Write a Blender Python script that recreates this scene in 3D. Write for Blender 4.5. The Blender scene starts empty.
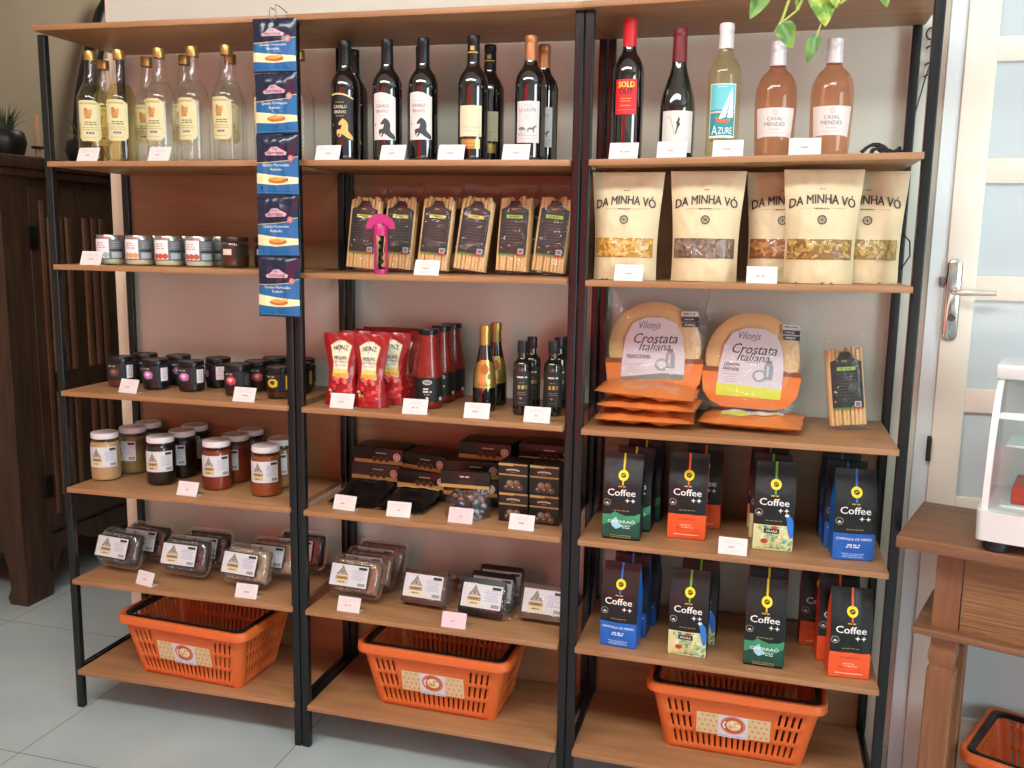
import bpy, bmesh, math, random
from mathutils import Vector, Matrix, noise
from mathutils.geometry import tessellate_polygon

random.seed(7)
PI = math.pi
scn = bpy.context.scene
COL = scn.collection

# ------------------------------------------------------------------ camera
cam_data = bpy.data.cameras.new('camera')
cam = bpy.data.objects.new('camera', cam_data)
COL.objects.link(cam)
cam_data.sensor_width = 36.0
cam_data.lens = 32.29
cam_data.clip_start = 0.05
_right = Vector((0.9639589, 0.26551077, 0.01694934))
_up = Vector((-0.05729568, 0.14496027, 0.98777716))
_fwd = Vector((-0.25980849, 0.95314771, -0.15494836))
_m = Matrix((_right, _up, -_fwd)).transposed().to_4x4()
_m.translation = Vector((1.94719, -2.18234, 1.44744))
cam.matrix_world = _m
scn.camera = cam

# ------------------------------------------------------------------ light
scn.view_settings.view_transform = 'Standard'
scn.view_settings.look = 'None'
scn.view_settings.use_curve_mapping = False
scn.view_settings.gamma = 1.0
scn.view_settings.exposure = 0.18
scn.cycles.transparent_max_bounces = 40

world = bpy.data.worlds.new('world')
scn.world = world
world.use_nodes = True
world.node_tree.nodes['Background'].inputs[0].default_value = (0.80, 0.90, 1.0, 1)
world.node_tree.nodes['Background'].inputs[1].default_value = 0.5

def area(name, loc, target, sx, sy, power, color):
    d = bpy.data.lights.new(name, 'AREA')
    d.shape = 'RECTANGLE'; d.size = sx; d.size_y = sy
    d.energy = power; d.color = color
    o = bpy.data.objects.new(name, d); COL.objects.link(o)
    o.location = loc
    o.rotation_euler = (Vector(target) - Vector(loc)).to_track_quat('-Z', 'Y').to_euler()
    return o
# daylight coming in through the side window
area('window_daylight', (4.86, -2.5, 1.5), (1.2, -0.3, 1.1), 1.3, 2.3, 74, (0.82, 0.94, 1.0))
# long ceiling lamp over the aisle in front of the shelves
area('ceiling_lamp', (1.1, -1.75, 2.86), (1.1, -1.0, 0), 3.0, 0.5, 82, (0.95, 1.0, 0.95))
area('side_room_fill_light', (-0.5, 1.7, 2.85), (-0.5, 1.7, 0), 0.5, 0.5, 9, (1.0, 0.93, 0.82))  # added fill light that brightens the side room, stands for no known lamp
# sun outside, on the street and through the red awning cloth
sd = bpy.data.lights.new('sun', 'SUN'); sd.energy = 25.0; sd.angle = 0.02; sd.color = (1, 0.95, 0.88)
so = bpy.data.objects.new('sun', sd); COL.objects.link(so)
so.rotation_euler = Vector((0.0, 0.50, -0.85)).to_track_quat('-Z', 'Y').to_euler()

# ------------------------------------------------------------------ materials
def lin(c):
    c = c / 255.0
    return c / 12.92 if c <= 0.04045 else ((c + 0.055) / 1.055) ** 2.4
def rgb(h):
    if isinstance(h, str):
        h = h.lstrip('#'); h = tuple(int(h[i:i + 2], 16) for i in (0, 2, 4))
    return tuple(lin(v) for v in h) + (1.0,)
MATS = {}
def mat(name, col=None, rough=0.5, metal=0.0, trans=0.0, ior=1.45, coat=0.0, noise_amt=0.0, noise_scale=20.0, bump=0.0, bump_scale=60.0, spec=0.5):
    if name in MATS: return MATS[name]
    m = bpy.data.materials.new(name); m.use_nodes = True
    nt = m.node_tree; b = nt.nodes['Principled BSDF']
    b.inputs['Base Color'].default_value = rgb(col)
    b.inputs['Roughness'].default_value = rough
    b.inputs['Metallic'].default_value = metal
    b.inputs['Transmission Weight'].default_value = trans
    b.inputs['IOR'].default_value = ior
    b.inputs['Coat Weight'].default_value = coat
    b.inputs['Specular IOR Level'].default_value = spec
    if noise_amt or bump:
        tc = nt.nodes.new('ShaderNodeTexCoord')
        n = nt.nodes.new('ShaderNodeTexNoise'); n.inputs['Scale'].default_value = noise_scale
        n.inputs['Detail'].default_value = 4
        nt.links.new(tc.outputs['Object'], n.inputs['Vector'])
        if noise_amt:
            mx = nt.nodes.new('ShaderNodeMix'); mx.data_type = 'RGBA'
            c = rgb(col)
            mx.inputs[6].default_value = tuple(v * (1 - noise_amt) for v in c[:3]) + (1,)
            mx.inputs[7].default_value = tuple(min(1, v * (1 + noise_amt)) for v in c[:3]) + (1,)
            nt.links.new(n.outputs['Fac'], mx.inputs[0]); nt.links.new(mx.outputs[2], b.inputs['Base Color'])
        if bump:
            n2 = nt.nodes.new('ShaderNodeTexNoise'); n2.inputs['Scale'].default_value = bump_scale
            nt.links.new(tc.outputs['Object'], n2.inputs['Vector'])
            bp = nt.nodes.new('ShaderNodeBump'); bp.inputs['Strength'].default_value = bump; bp.inputs['Distance'].default_value = 0.004
            nt.links.new(n2.outputs['Fac'], bp.inputs['Height']); nt.links.new(bp.outputs['Normal'], b.inputs['Normal'])
    MATS[name] = m
    return m

def film(name, tint='#ffffff', ior=1.4, bump=0.0, bump_scale=40, rough=0.05, body=None, body_amt=0.0):
    """thin clear plastic or glass: a see-through sheet with a mirror-like skin"""
    if name in MATS: return MATS[name]
    m = bpy.data.materials.new(name); m.use_nodes = True
    nt = m.node_tree; nt.nodes.clear()
    out = nt.nodes.new('ShaderNodeOutputMaterial')
    tr = nt.nodes.new('ShaderNodeBsdfTransparent'); tr.inputs[0].default_value = rgb(tint)
    gl = nt.nodes.new('ShaderNodeBsdfGlossy'); gl.inputs['Roughness'].default_value = rough
    fr = nt.nodes.new('ShaderNodeLayerWeight'); fr.inputs['Blend'].default_value = 0.5
    pw = nt.nodes.new('ShaderNodeMath'); pw.operation = 'POWER'; pw.inputs[1].default_value = 4.0
    ma = nt.nodes.new('ShaderNodeMath'); ma.operation = 'MULTIPLY_ADD'; ma.inputs[1].default_value = 0.75; ma.inputs[2].default_value = ((ior - 1) / (ior + 1)) ** 2
    nt.links.new(fr.outputs['Facing'], pw.inputs[0]); nt.links.new(pw.outputs[0], ma.inputs[0])
    mx = nt.nodes.new('ShaderNodeMixShader')
    nt.links.new(ma.outputs[0], mx.inputs[0])
    src = tr.outputs[0]
    if body:
        df = nt.nodes.new('ShaderNodeBsdfDiffuse'); df.inputs[0].default_value = rgb(body)
        m2 = nt.nodes.new('ShaderNodeMixShader'); m2.inputs[0].default_value = body_amt
        nt.links.new(tr.outputs[0], m2.inputs[1]); nt.links.new(df.outputs[0], m2.inputs[2]); src = m2.outputs[0]
    nt.links.new(src, mx.inputs[1]); nt.links.new(gl.outputs[0], mx.inputs[2])
    nt.links.new(mx.outputs[0], out.inputs[0])
    if bump:
        tc = nt.nodes.new('ShaderNodeTexCoord')
        n2 = nt.nodes.new('ShaderNodeTexNoise'); n2.inputs['Scale'].default_value = bump_scale; n2.inputs['Detail'].default_value = 3
        n2.inputs['Distortion'].default_value = 1.5
        nt.links.new(tc.outputs['Object'], n2.inputs['Vector'])
        bp = nt.nodes.new('ShaderNodeBump'); bp.inputs['Strength'].default_value = bump; bp.inputs['Distance'].default_value = 0.01
        nt.links.new(n2.outputs['Fac'], bp.inputs['Height'])
        nt.links.new(bp.outputs['Normal'], gl.inputs['Normal']); nt.links.new(bp.outputs['Normal'], fr.inputs['Normal'])
    MATS[name] = m
    return m

def wood(name, c1, c2, scale=(2.0, 26.0, 26.0), rough=0.45, bump=0.0):
    if name in MATS: return MATS[name]
    m = bpy.data.materials.new(name); m.use_nodes = True
    nt = m.node_tree; b = nt.nodes['Principled BSDF']; b.inputs['Roughness'].default_value = rough
    tc = nt.nodes.new('ShaderNodeTexCoord'); mp = nt.nodes.new('ShaderNodeMapping')
    mp.inputs['Scale'].default_value = scale
    n = nt.nodes.new('ShaderNodeTexNoise'); n.inputs['Scale'].default_value = 3.0; n.inputs['Detail'].default_value = 6; n.inputs['Distortion'].default_value = 0.6
    cr = nt.nodes.new('ShaderNodeValToRGB')
    cr.color_ramp.elements[0].position = 0.3; cr.color_ramp.elements[0].color = rgb(c1)
    cr.color_ramp.elements[1].position = 0.7; cr.color_ramp.elements[1].color = rgb(c2)
    nt.links.new(tc.outputs['Object'], mp.inputs[0]); nt.links.new(mp.outputs[0], n.inputs['Vector'])
    nt.links.new(n.outputs['Fac'], cr.inputs[0]); nt.links.new(cr.outputs[0], b.inputs['Base Color'])
    if bump:
        bp = nt.nodes.new('ShaderNodeBump'); bp.inputs['Strength'].default_value = bump; bp.inputs['Distance'].default_value = 0.004
        nt.links.new(n.outputs['Fac'], bp.inputs['Height']); nt.links.new(bp.outputs['Normal'], b.inputs['Normal'])
    MATS[name] = m
    return m

def ink(h, rough=0.5, metal=0.0):
    return mat('ink_%s_%d_%d' % (h.lstrip('#'), int(rough * 100), int(metal * 10)), h, rough, metal)

# ------------------------------------------------------------------ mesh helpers
def finish(name, bm, mats, parent=None, loc=None, rot=None, angle=35, smooth=True):
    me = bpy.data.meshes.new(name)
    bm.normal_update(); bm.to_mesh(me); bm.free()
    if not isinstance(mats, (list, tuple)): mats = [mats]
    for m in mats: me.materials.append(m)
    if smooth:
        me.polygons.foreach_set('use_smooth', [True] * len(me.polygons))
        me.set_sharp_from_angle(angle=math.radians(angle))
    o = bpy.data.objects.new(name, me); COL.objects.link(o)
    if parent: o.parent = parent
    if loc: o.location = loc
    if rot: o.rotation_euler = rot
    return o
def tag(o, label, cat, group=None):
    o['label'] = label; o['category'] = cat
    if group: o['group'] = group
    return o
def thing(name, label, cat, loc=(0, 0, 0), rz=0.0, group=None, rot=None):
    o = bpy.data.objects.new(name, None); COL.objects.link(o)
    o.empty_display_size = 0.02
    o.location = loc; o.rotation_euler = rot if rot else (0, 0, rz)
    return tag(o, label, cat, group)
def structure(o):
    o['kind'] = 'structure'; return o
def dup(o, label=None, loc=None, rz=None, rot=None, parent=None):
    c = o.copy(); COL.objects.link(c)
    if parent: c.parent = parent
    for ch in list(o.children): dup(ch, parent=c)
    if label: c['label'] = label
    if loc: c.location = loc
    if rot: c.rotation_euler = rot
    elif rz is not None: c.rotation_euler = (0, 0, rz)
    return c
class Kind:
    """first placing moves the prototype itself, later ones copy it with its parts"""
    def __init__(s, proto): s.p = proto; s.used = False
    def put(s, label, loc, rz=0.0, rot=None, group=None):
        if not s.used:
            s.used = True; o = s.p; o.location = loc
            o.rotation_euler = rot if rot else (0, 0, rz); o['label'] = label
        else: o = dup(s.p, label, loc, rz, rot)
        if group: o['group'] = group
        return o

def box(bm, x0, y0, z0, x1, y1, z1, mi=0, bev=0.0, seg=2):
    vs = [bm.verts.new(p) for p in ((x0, y0, z0), (x1, y0, z0), (x1, y1, z0), (x0, y1, z0), (x0, y0, z1), (x1, y0, z1), (x1, y1, z1), (x0, y1, z1))]
    fs = [bm.faces.new([vs[i] for i in q]) for q in ((0, 3, 2, 1), (4, 5, 6, 7), (0, 1, 5, 4), (1, 2, 6, 5), (2, 3, 7, 6), (3, 0, 4, 7))]
    for f in fs: f.material_index = mi
    if bev > 0:
        es = list({e for f in fs for e in f.edges})
        r = bmesh.ops.bevel(bm, geom=es, offset=bev, segments=seg, profile=0.5, affect='EDGES')
        for f in r['faces']: f.material_index = mi
    return fs
def hexa(bm, pts, mi=0, bev=0.0):
    vs = [bm.verts.new(p) for p in pts]
    fs = [bm.faces.new([vs[i] for i in q]) for q in ((0, 3, 2, 1), (4, 5, 6, 7), (0, 1, 5, 4), (1, 2, 6, 5), (2, 3, 7, 6), (3, 0, 4, 7))]
    for f in fs: f.material_index = mi
    if bev > 0:
        r = bmesh.ops.bevel(bm, geom=list({e for f in fs for e in f.edges}), offset=bev, segments=2, profile=0.5, affect='EDGES')
        for f in r['faces']: f.material_index = mi
def lathe(bm, prof, n=32, mi=0, cx=0, cy=0, cz=0):
    rings = []
    for r, z in prof:
        if r < 1e-6: rings.append([bm.verts.new((cx, cy, cz + z))])
        else: rings.append([bm.verts.new((cx + r * math.cos(2 * PI * k / n), cy + r * math.sin(2 * PI * k / n), cz + z)) for k in range(n)])
    for a, b in zip(rings, rings[1:]):
        for k in range(n):
            k2 = (k + 1) % n
            q = [a[0] if len(a) == 1 else a[k], a[0] if len(a) == 1 else a[k2], b[0] if len(b) == 1 else b[k2], b[0] if len(b) == 1 else b[k]]
            u = []
            for v in q:
                if v not in u: u.append(v)
            if len(u) > 2:
                f = bm.faces.new(u); f.material_index = mi
def sm(prof, it=2):
    """round the corners of an open profile (Chaikin), ends kept"""
    for _ in range(it):
        q = [prof[0]]
        for a, b in zip(prof, prof[1:]):
            q.append((a[0] * .75 + b[0] * .25, a[1] * .75 + b[1] * .25)); q.append((a[0] * .25 + b[0] * .75, a[1] * .25 + b[1] * .75))
        q.append(prof[-1]); prof = q
    return prof
def prism(bm, loop, z0, z1, mi=0, cap=True):
    a = [bm.verts.new((x, y, z0)) for x, y in loop]; b = [bm.verts.new((x, y, z1)) for x, y in loop]
    n = len(loop)
    for k in range(n):
        f = bm.faces.new((a[k], a[(k + 1) % n], b[(k + 1) % n], b[k])); f.material_index = mi
    if cap:
        f = bm.faces.new(a[::-1]); f.material_index = mi
        f = bm.faces.new(b); f.material_index = mi
def rrect(w, d, r, n=5, cx=0, cy=0):
    pts = []
    for sx, sy, a0 in ((1, -1, -PI / 2), (1, 1, 0), (-1, 1, PI / 2), (-1, -1, PI)):
        for k in range(n + 1):
            a = a0 + PI / 2 * k / n
            pts.append((cx + sx * (w / 2 - r) + r * math.cos(a), cy + sy * (d / 2 - r) + r * math.sin(a)))
    return pts
def loft(bm, loops, mi=0, closed=True, cap0=False, cap1=False):
    rs = [[bm.verts.new(p) for p in lp] for lp in loops]
    n = len(rs[0])
    for a, b in zip(rs, rs[1:]):
        for k in range(n if closed else n - 1):
            k2 = (k + 1) % n
            f = bm.faces.new((a[k], a[k2], b[k2], b[k])); f.material_index = mi
    if cap0: bm.faces.new(rs[0][::-1]).material_index = mi
    if cap1: bm.faces.new(rs[-1]).material_index = mi
    return rs
def tube(bm, pts, r, n=8, mi=0, cap=True):
    pts = [Vector(p) for p in pts]
    rr = r if isinstance(r, (list, tuple)) else [r] * len(pts)
    loops = []; prev = None
    for i, p in enumerate(pts):
        t = (pts[min(i + 1, len(pts) - 1)] - pts[max(i - 1, 0)]).normalized()
        if prev is None:
            a = Vector((0, 0, 1)) if abs(t.z) < 0.9 else Vector((1, 0, 0))
            u = t.cross(a).normalized()
        else: u = (prev - t * prev.dot(t)).normalized()
        prev = u; v = t.cross(u)
        loops.append([p + (u * math.cos(2 * PI * k / n) + v * math.sin(2 * PI * k / n)) * rr[i] for k in range(n)])
    loft(bm, loops, mi, True, cap, cap)
def surf(bm, F, us, vs, mi=0, skip=None):
    g = [[bm.verts.new(F(u, v)) for u in us] for v in vs]
    for j in range(len(vs) - 1):
        for i in range(len(us) - 1):
            if skip and skip(i, j): continue
            f = bm.faces.new((g[j][i], g[j][i + 1], g[j + 1][i + 1], g[j + 1][i])); f.material_index = mi
def rng(a, b, n): return [a + (b - a) * k / n for k in range(n + 1)]

# ------------------------------------------------------------------ printed artwork laid on a surface
_TX = {}
def text_geo(s, bold=0.0, shear=0.0):
    k = (s, bold, shear)
    if k not in _TX:
        cu = bpy.data.curves.new('lettering', 'FONT'); cu.body = s; cu.size = 1.0; cu.offset = bold; cu.shear = shear; cu.resolution_u = 2
        ob = bpy.data.objects.new('lettering', cu); COL.objects.link(ob)
        bpy.context.view_layer.update()
        me = ob.to_mesh()
        vs = [(v.co.x, v.co.y) for v in me.vertices]; fs = [tuple(p.vertices) for p in me.polygons]
        ob.to_mesh_clear(); bpy.data.objects.remove(ob); bpy.data.curves.remove(cu)
        x0 = min(v[0] for v in vs); x1 = max(v[0] for v in vs); y0 = min(v[1] for v in vs); y1 = max(v[1] for v in vs)
        _TX[k] = ([((x - (x0 + x1) / 2), (y - (y0 + y1) / 2)) for x, y in vs], fs, x1 - x0, y1 - y0)
    return _TX[k]
def clip(pg, ax, lim, sg):
    out = []
    for p, q in zip(pg, pg[1:] + pg[:1]):
        a, b = (p[ax] - lim) * sg, (q[ax] - lim) * sg
        if a >= 0: out.append(p)
        if a * b < 0:
            t = a / (a - b); out.append((p[0] + (q[0] - p[0]) * t, p[1] + (q[1] - p[1]) * t))
    return out
class Art:
    def __init__(s): s.sh = []
    def add(s, vs, fs, col, layer): s.sh.append((vs, fs, col, layer)); return s
    def poly(s, pts, col, layer=0): return s.add(list(pts), [tuple(range(len(pts)))], col, layer)
    def rect(s, cx, cz, w, h, col, layer=0): return s.poly([(cx - w / 2, cz - h / 2), (cx + w / 2, cz - h / 2), (cx + w / 2, cz + h / 2), (cx - w / 2, cz + h / 2)], col, layer)
    def ell(s, cx, cz, rx, rz, col, layer=1, n=22): return s.poly([(cx + rx * math.cos(2 * PI * k / n), cz + rz * math.sin(2 * PI * k / n)) for k in range(n)], col, layer)
    def ring(s, cx, cz, r, t, col, layer=1, n=24, rz=None):
        q = (rz or r) / r
        vs = [(cx + (r - d) * math.cos(2 * PI * k / n), cz + (r - d) * q * math.sin(2 * PI * k / n)) for d in (0, t) for k in range(n)]
        return s.add(vs, [(k, (k + 1) % n, n + (k + 1) % n, n + k) for k in range(n)], col, layer)
    def stroke(s, pts, w, col, layer=1):
        vs = []; fs = []
        for i, p in enumerate(pts):
            a = pts[max(i - 1, 0)]; b = pts[min(i + 1, len(pts) - 1)]
            dx, dz = b[0] - a[0], b[1] - a[1]; l = math.hypot(dx, dz) or 1
            vs += [(p[0] - dz / l * w / 2, p[1] + dx / l * w / 2), (p[0] + dz / l * w / 2, p[1] - dx / l * w / 2)]
        for i in range(len(pts) - 1): fs.append((2 * i, 2 * i + 1, 2 * i + 3, 2 * i + 2))
        return s.add(vs, fs, col, layer)
    def text(s, t, cx, cz, h, col, layer=2, w=None, bold=0.0, shear=0.0, warp=None, rot=0.0):
        if bold:
            d = bold * h * .9
            for dx, dz in ((-d, 0), (d, 0), (0, d * .6)): s.text(t, cx + dx, cz + dz, h, col, layer, (w or text_geo(t, 0, shear)[2] * h / text_geo(t, 0, shear)[3]) - 2 * d, 0, shear, warp, rot)
            return s
        vs, fs, tw, th = text_geo(t, bold, shear)
        k = h / th; kx = (w / tw) if w else k
        out = []
        for x, y in vs:
            X, Y = x * kx, y * k
            if rot: X, Y = X * math.cos(rot) - Y * math.sin(rot), X * math.sin(rot) + Y * math.cos(rot)
            if warp: X, Y = warp(X, Y)
            out.append((cx + X, cz + Y))
        return s.add(out, fs, col, layer)
    def lines(s, cx, cz, w, rows, dz, h, col, layer=2, seed=1, align=0):
        """rows of fine print too small to read in the photograph, as little word dashes"""
        R = random.Random(seed)
        for r in range(rows):
            z = cz - r * dz; ww = w * R.uniform(0.65, 1.0); x = cx - (ww / 2 if align == 0 else w / 2); e = x + ww
            while x < e - h:
                l = min(R.uniform(1.5, 4.5) * h, e - x)
                s.rect(x + l / 2, z, l, h, col, layer); x += l + h * 0.8
        return s
    def build(s, name, parent, F, step=None, zstep=None, rough=0.5, metal=None, off=0.0004, gap=0.00022):
        cols = []
        bm = bmesh.new()
        for vs, fs, col, layer in s.sh:
            if col not in cols: cols.append(col)
            o = off + gap * layer; mi = cols.index(col)
            polys = []
            for f in fs:
                pg = [vs[i] for i in f]
                if len(pg) > 4 or (step or zstep):
                    if len(pg) > 3:
                        polys += [[pg[i] for i in t] for t in tessellate_polygon([[Vector((x, z, 0)) for x, z in pg]])]
                    else: polys.append(pg)
                else: polys.append(pg)
            for ax, st in ((0, step), (1, zstep)):
                if not st: continue
                out = []
                for pg in polys:
                    lo = min(q[ax] for q in pg); hi = max(q[ax] for q in pg)
                    k = math.floor(lo / st)
                    while k * st < hi - 1e-9:
                        c = clip(clip(pg, ax, k * st, 1), ax, (k + 1) * st, -1)
                        if len(c) > 2: out.append(c)
                        k += 1
                polys = out
            cache = {}
            for pg in polys:
                f2 = []
                for x, z in pg:
                    kk = (round(x, 7), round(z, 7))
                    if kk not in cache: cache[kk] = bm.verts.new(F(x, z, o))
                    if cache[kk] not in f2: f2.append(cache[kk])
                if len(f2) > 2:
                    ar = sum(p[0] * q[1] - q[0] * p[1] for p, q in zip(pg, pg[1:] + pg[:1]))
                    if abs(ar) < 1e-12: continue
                    if ar < 0: f2 = f2[::-1]
                    try: bm.faces.new(f2).material_index = mi
                    except ValueError: pass
        ms = []
        for c in cols:
            if metal and c in metal: ms.append(ink(c, 0.28, 0.85))
            else: ms.append(ink(c, rough))
        return finish(name, bm, ms, parent, smooth=False)
def cyl(R, z0=0.0, taper=None):
    """wrap around an upright cylinder whose front faces -y"""
    def F(x, z, o):
        r = (taper(z0 + z) if taper else R) + o; a = x / R
        return (r * math.sin(a), -r * math.cos(a), z0 + z)
    return F
def flat(y=0.0):
    return lambda x, z, o: (x, y - o, z)
def flat_top(z=0.0):
    return lambda x, y, o: (x, y, z + o)

# ------------------------------------------------------------------ shared materials
M_board = wood('oiled_beech_board', '#976b47', '#ab7e57', (1.2, 14, 14), 0.42)
M_panel = wood('reddish_back_panel', '#886243', '#98704e', (1.2, 14, 14), 0.35)
M_steel = mat('black_painted_steel', '#14181a', 0.25, 0.0, noise_amt=0.1, noise_scale=8, spec=0.5)
M_wall = mat('painted_wall', '#d2d2c6', 0.42, noise_amt=0.03, noise_scale=3, spec=0.4)
M_cream = mat('cream_paint', '#e2d3bd', 0.4, noise_amt=0.05, noise_scale=5)
M_olive = mat('olive_wall_paint', '#a89c84', 0.7, noise_amt=0.05, noise_scale=2)
M_white = mat('white_paint', '#e8e6e0', 0.5, noise_amt=0.02)
M_card = mat('price_card_paper', '#dcd7d5', 0.55, noise_amt=0.02, noise_scale=50)
M_glass_clear = film('clear_bottle_glass', '#ffffff', 1.6, rough=0.02)
M_film = film('clear_wrap', '#ffffff', 1.5, bump=0.3, bump_scale=45, rough=0.10)
M_film_soft = film('clear_soft_wrap', '#ffffff', 1.55, bump=0.35, bump_scale=60, rough=0.10, body='#ffffff', body_amt=0.02)
M_pet = film('clear_rigid_plastic', '#fbfcfc', 1.9, bump=0.15, bump_scale=120, rough=0.05, body='#ffffff', body_amt=0.015)
M_dark_glass = mat('dark_green_bottle_glass', '#0b100d', 0.04, coat=0.6, ior=1.8)
M_wine_glass = mat('near_black_wine_glass', '#09090c', 0.03, coat=0.6, ior=1.9)
M_jar = film('jar_glass', '#f2f4f2', 1.5, rough=0.02)
# ------------------------------------------------------------------ setting
def tile_floor():
    m = bpy.data.materials.new('grey_floor_tile'); m.use_nodes = True
    nt = m.node_tree; b = nt.nodes['Principled BSDF']; b.inputs['Roughness'].default_value = 0.32
    tc = nt.nodes.new('ShaderNodeTexCoord'); mp = nt.nodes.new('ShaderNodeMapping'); mp.inputs['Location'].default_value = (0.0, 0.24, 0)
    br = nt.nodes.new('ShaderNodeTexBrick'); br.offset = 0.0; br.inputs['Scale'].default_value = 1.0
    br.inputs['Brick Width'].default_value = 0.72; br.inputs['Row Height'].default_value = 0.72; br.inputs['Mortar Size'].default_value = 0.0022
    br.inputs['Mortar'].default_value = rgb('#7d7f7c'); br.inputs['Bias'].default_value = 0
    n = nt.nodes.new('ShaderNodeTexNoise'); n.inputs['Scale'].default_value = 3.5; n.inputs['Detail'].default_value = 6
    cr = nt.nodes.new('ShaderNodeValToRGB'); cr.color_ramp.elements[0].position = .3; cr.color_ramp.elements[0].color = rgb('#a3b0b2'); cr.color_ramp.elements[1].position = .75; cr.color_ramp.elements[1].color = rgb('#b4bfc0')
    nt.links.new(tc.outputs['Object'], mp.inputs[0]); nt.links.new(mp.outputs[0], br.inputs['Vector'])
    nt.links.new(tc.outputs['Object'], n.inputs['Vector']); nt.links.new(n.outputs['Fac'], cr.inputs[0])
    nt.links.new(cr.outputs[0], br.inputs['Color1']); nt.links.new(cr.outputs[0], br.inputs['Color2'])
    nt.links.new(br.outputs['Color'], b.inputs['Base Color'])
    return m
def slab(name, m, *boxes):
    bm = bmesh.new()
    for b in boxes: box(bm, *b)
    return structure(finish(name, bm, m, smooth=False))
CEIL = 2.9
slab('floor', tile_floor(), (-1.35, -3.6, -0.08, 5.1, 3.1, 0.0))
slab('ceiling', M_white, (-1.35, -3.6, CEIL, 5.1, 3.1, CEIL + 0.1))
slab('wall_back', M_wall, (-0.071, 0.375, 0, 2.346, 0.52, CEIL), (2.346, 0.375, 2.2, 3.34, 0.52, CEIL), (3.34, 0.375, 0, 5.0, 0.52, CEIL))
slab('wall_left', M_olive, (-1.35, -3.6, 0, -1.25, 3.1, CEIL))
slab('wall_far', M_olive, (-1.25, 3.0, 0, 5.0, 3.1, CEIL))
slab('wall_right', M_wall, (5.0, -3.6, 0, 5.1, -3.15, CEIL), (5.0, -1.55, 0, 5.1, 3.0, CEIL), (5.0, -3.15, 0, 5.1, -1.55, 0.3), (5.0, -3.15, 2.7, 5.1, -1.55, CEIL))
slab('wall_front', M_wall, (-1.25, -3.6, 0, -0.9, -3.5, CEIL), (4.6, -3.6, 0, 5.0, -3.5, CEIL), (-0.9, -3.6, 2.55, 4.6, -3.5, CEIL))
slab('window_1', M_white, (5.0, -3.15, 0.3, 5.06, -3.09, 2.7), (5.0, -1.61, 0.3, 5.06, -1.55, 2.7), (5.0, -3.09, 0.3, 5.06, -1.61, 0.36), (5.0, -3.09, 2.64, 5.06, -1.61, 2.7))
slab('trim_1', M_cream, (-0.083, 0.362, 0, -0.03, 0.375, 1.985), (-0.083, 0.375, 0, -0.071, 0.53, 2.9))
slab('baseboard_back', mat('grey_baseboard', '#b9b9b8', 0.5), (2.288, 0.363, 0, 2.344, 0.375, 0.08))
slab('street_ground', mat('street_paving', '#77736c', 0.8, noise_amt=0.1), (-12, -30, -0.2, 16, -3.6, -0.05))
slab('building_facade_opposite', mat('facade_plaster', '#cfc6b8', 0.8, noise_amt=0.1, noise_scale=1), (-12, -18, -0.1, 2.0, -17, 4.5))
# red cloth of the awning outside the shop front, the sun shines through it
def red_cloth():
    m = bpy.data.materials.new('red_awning_cloth'); m.use_nodes = True
    nt = m.node_tree; b = nt.nodes['Principled BSDF']; out = nt.nodes['Material Output']
    b.inputs['Base Color'].default_value = rgb('#d01c22'); b.inputs['Roughness'].default_value = 0.8
    t = nt.nodes.new('ShaderNodeBsdfTranslucent'); t.inputs[0].default_value = rgb('#f02830')
    mx = nt.nodes.new('ShaderNodeMixShader'); mx.inputs[0].default_value = 0.75
    nt.links.new(b.outputs[0], mx.inputs[1]); nt.links.new(t.outputs[0], mx.inputs[2]); nt.links.new(mx.outputs[0], out.inputs[0])
    return m
bm = bmesh.new()
surf(bm, lambda u, v: (u, -3.80 + 0.02 * math.sin(u * 9), v), rng(-0.25, 1.00, 12), rng(0.12, 2.72, 8))
tag(finish('awning_cloth', bm, red_cloth()), 'red cloth hanging outside in front of the shop', 'awning')

slab('sun_blocker', M_white, (-6, -9.0, 2.74, -0.22, -3.6, 2.82), (0.97, -9.0, 2.74, 9, -3.6, 2.82), (-0.22, -3.74, 2.74, 0.97, -3.6, 2.82))  # added unseen slabs: keep sun out of the shop, gap lights the cloth

# door on the right with glass panes
bm = bmesh.new()
DX0, DX1 = 2.384, 3.30
rows = [(0.16, 0.80), (0.812, 1.031), (1.094, 1.317), (1.379, 1.606), (1.71 - 0.001, 1.892), (1.953, 2.08)]
rows = [(0.20, 0.53), (0.59, 0.752), (0.808, 1.032), (1.092, 1.318), (1.379, 1.605), (1.665, 1.893), (1.952, 2.10)]
box(bm, DX0, 0.352, 0.012, 2.455, 0.392, 2.19, 0, 0.002); box(bm, 3.225, 0.352, 0.012, DX1, 0.392, 2.19, 0, 0.002)
zs = [0.012] + [z for r in rows for z in r] + [2.19]
for k in range(0, len(zs), 2): box(bm, 2.455, 0.354, zs[k], 3.225, 0.390, zs[k + 1], 0, 0.002)
box(bm, 2.82, 0.356, 0.2, 2.86, 0.388, 2.1, 0, 0.002)
door = structure(finish('door_1', bm, mat('door_cream_paint', '#ece4d6', 0.35, noise_amt=0.04, noise_scale=6, bump=0.08, bump_scale=30)))
M_pane = mat('frosted_door_glass', '#c4d2d6', 0.06, noise_amt=0.05, noise_scale=2, coat=0.6)
for z0, z1 in rows:
    for xa, xb in ((2.455, 2.82), (2.86, 3.225)):
        bm = bmesh.new(); box(bm, xa, 0.366, z0, xb, 0.374, z1); finish('pane', bm, M_pane, door, smooth=False)
M_chrome = mat('chrome', '#d6d3cf', 0.15, 1.0, noise_amt=0.05)
bm = bmesh.new()
lp = rrect(0.036, 0.205, 0.017, 5)
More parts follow.
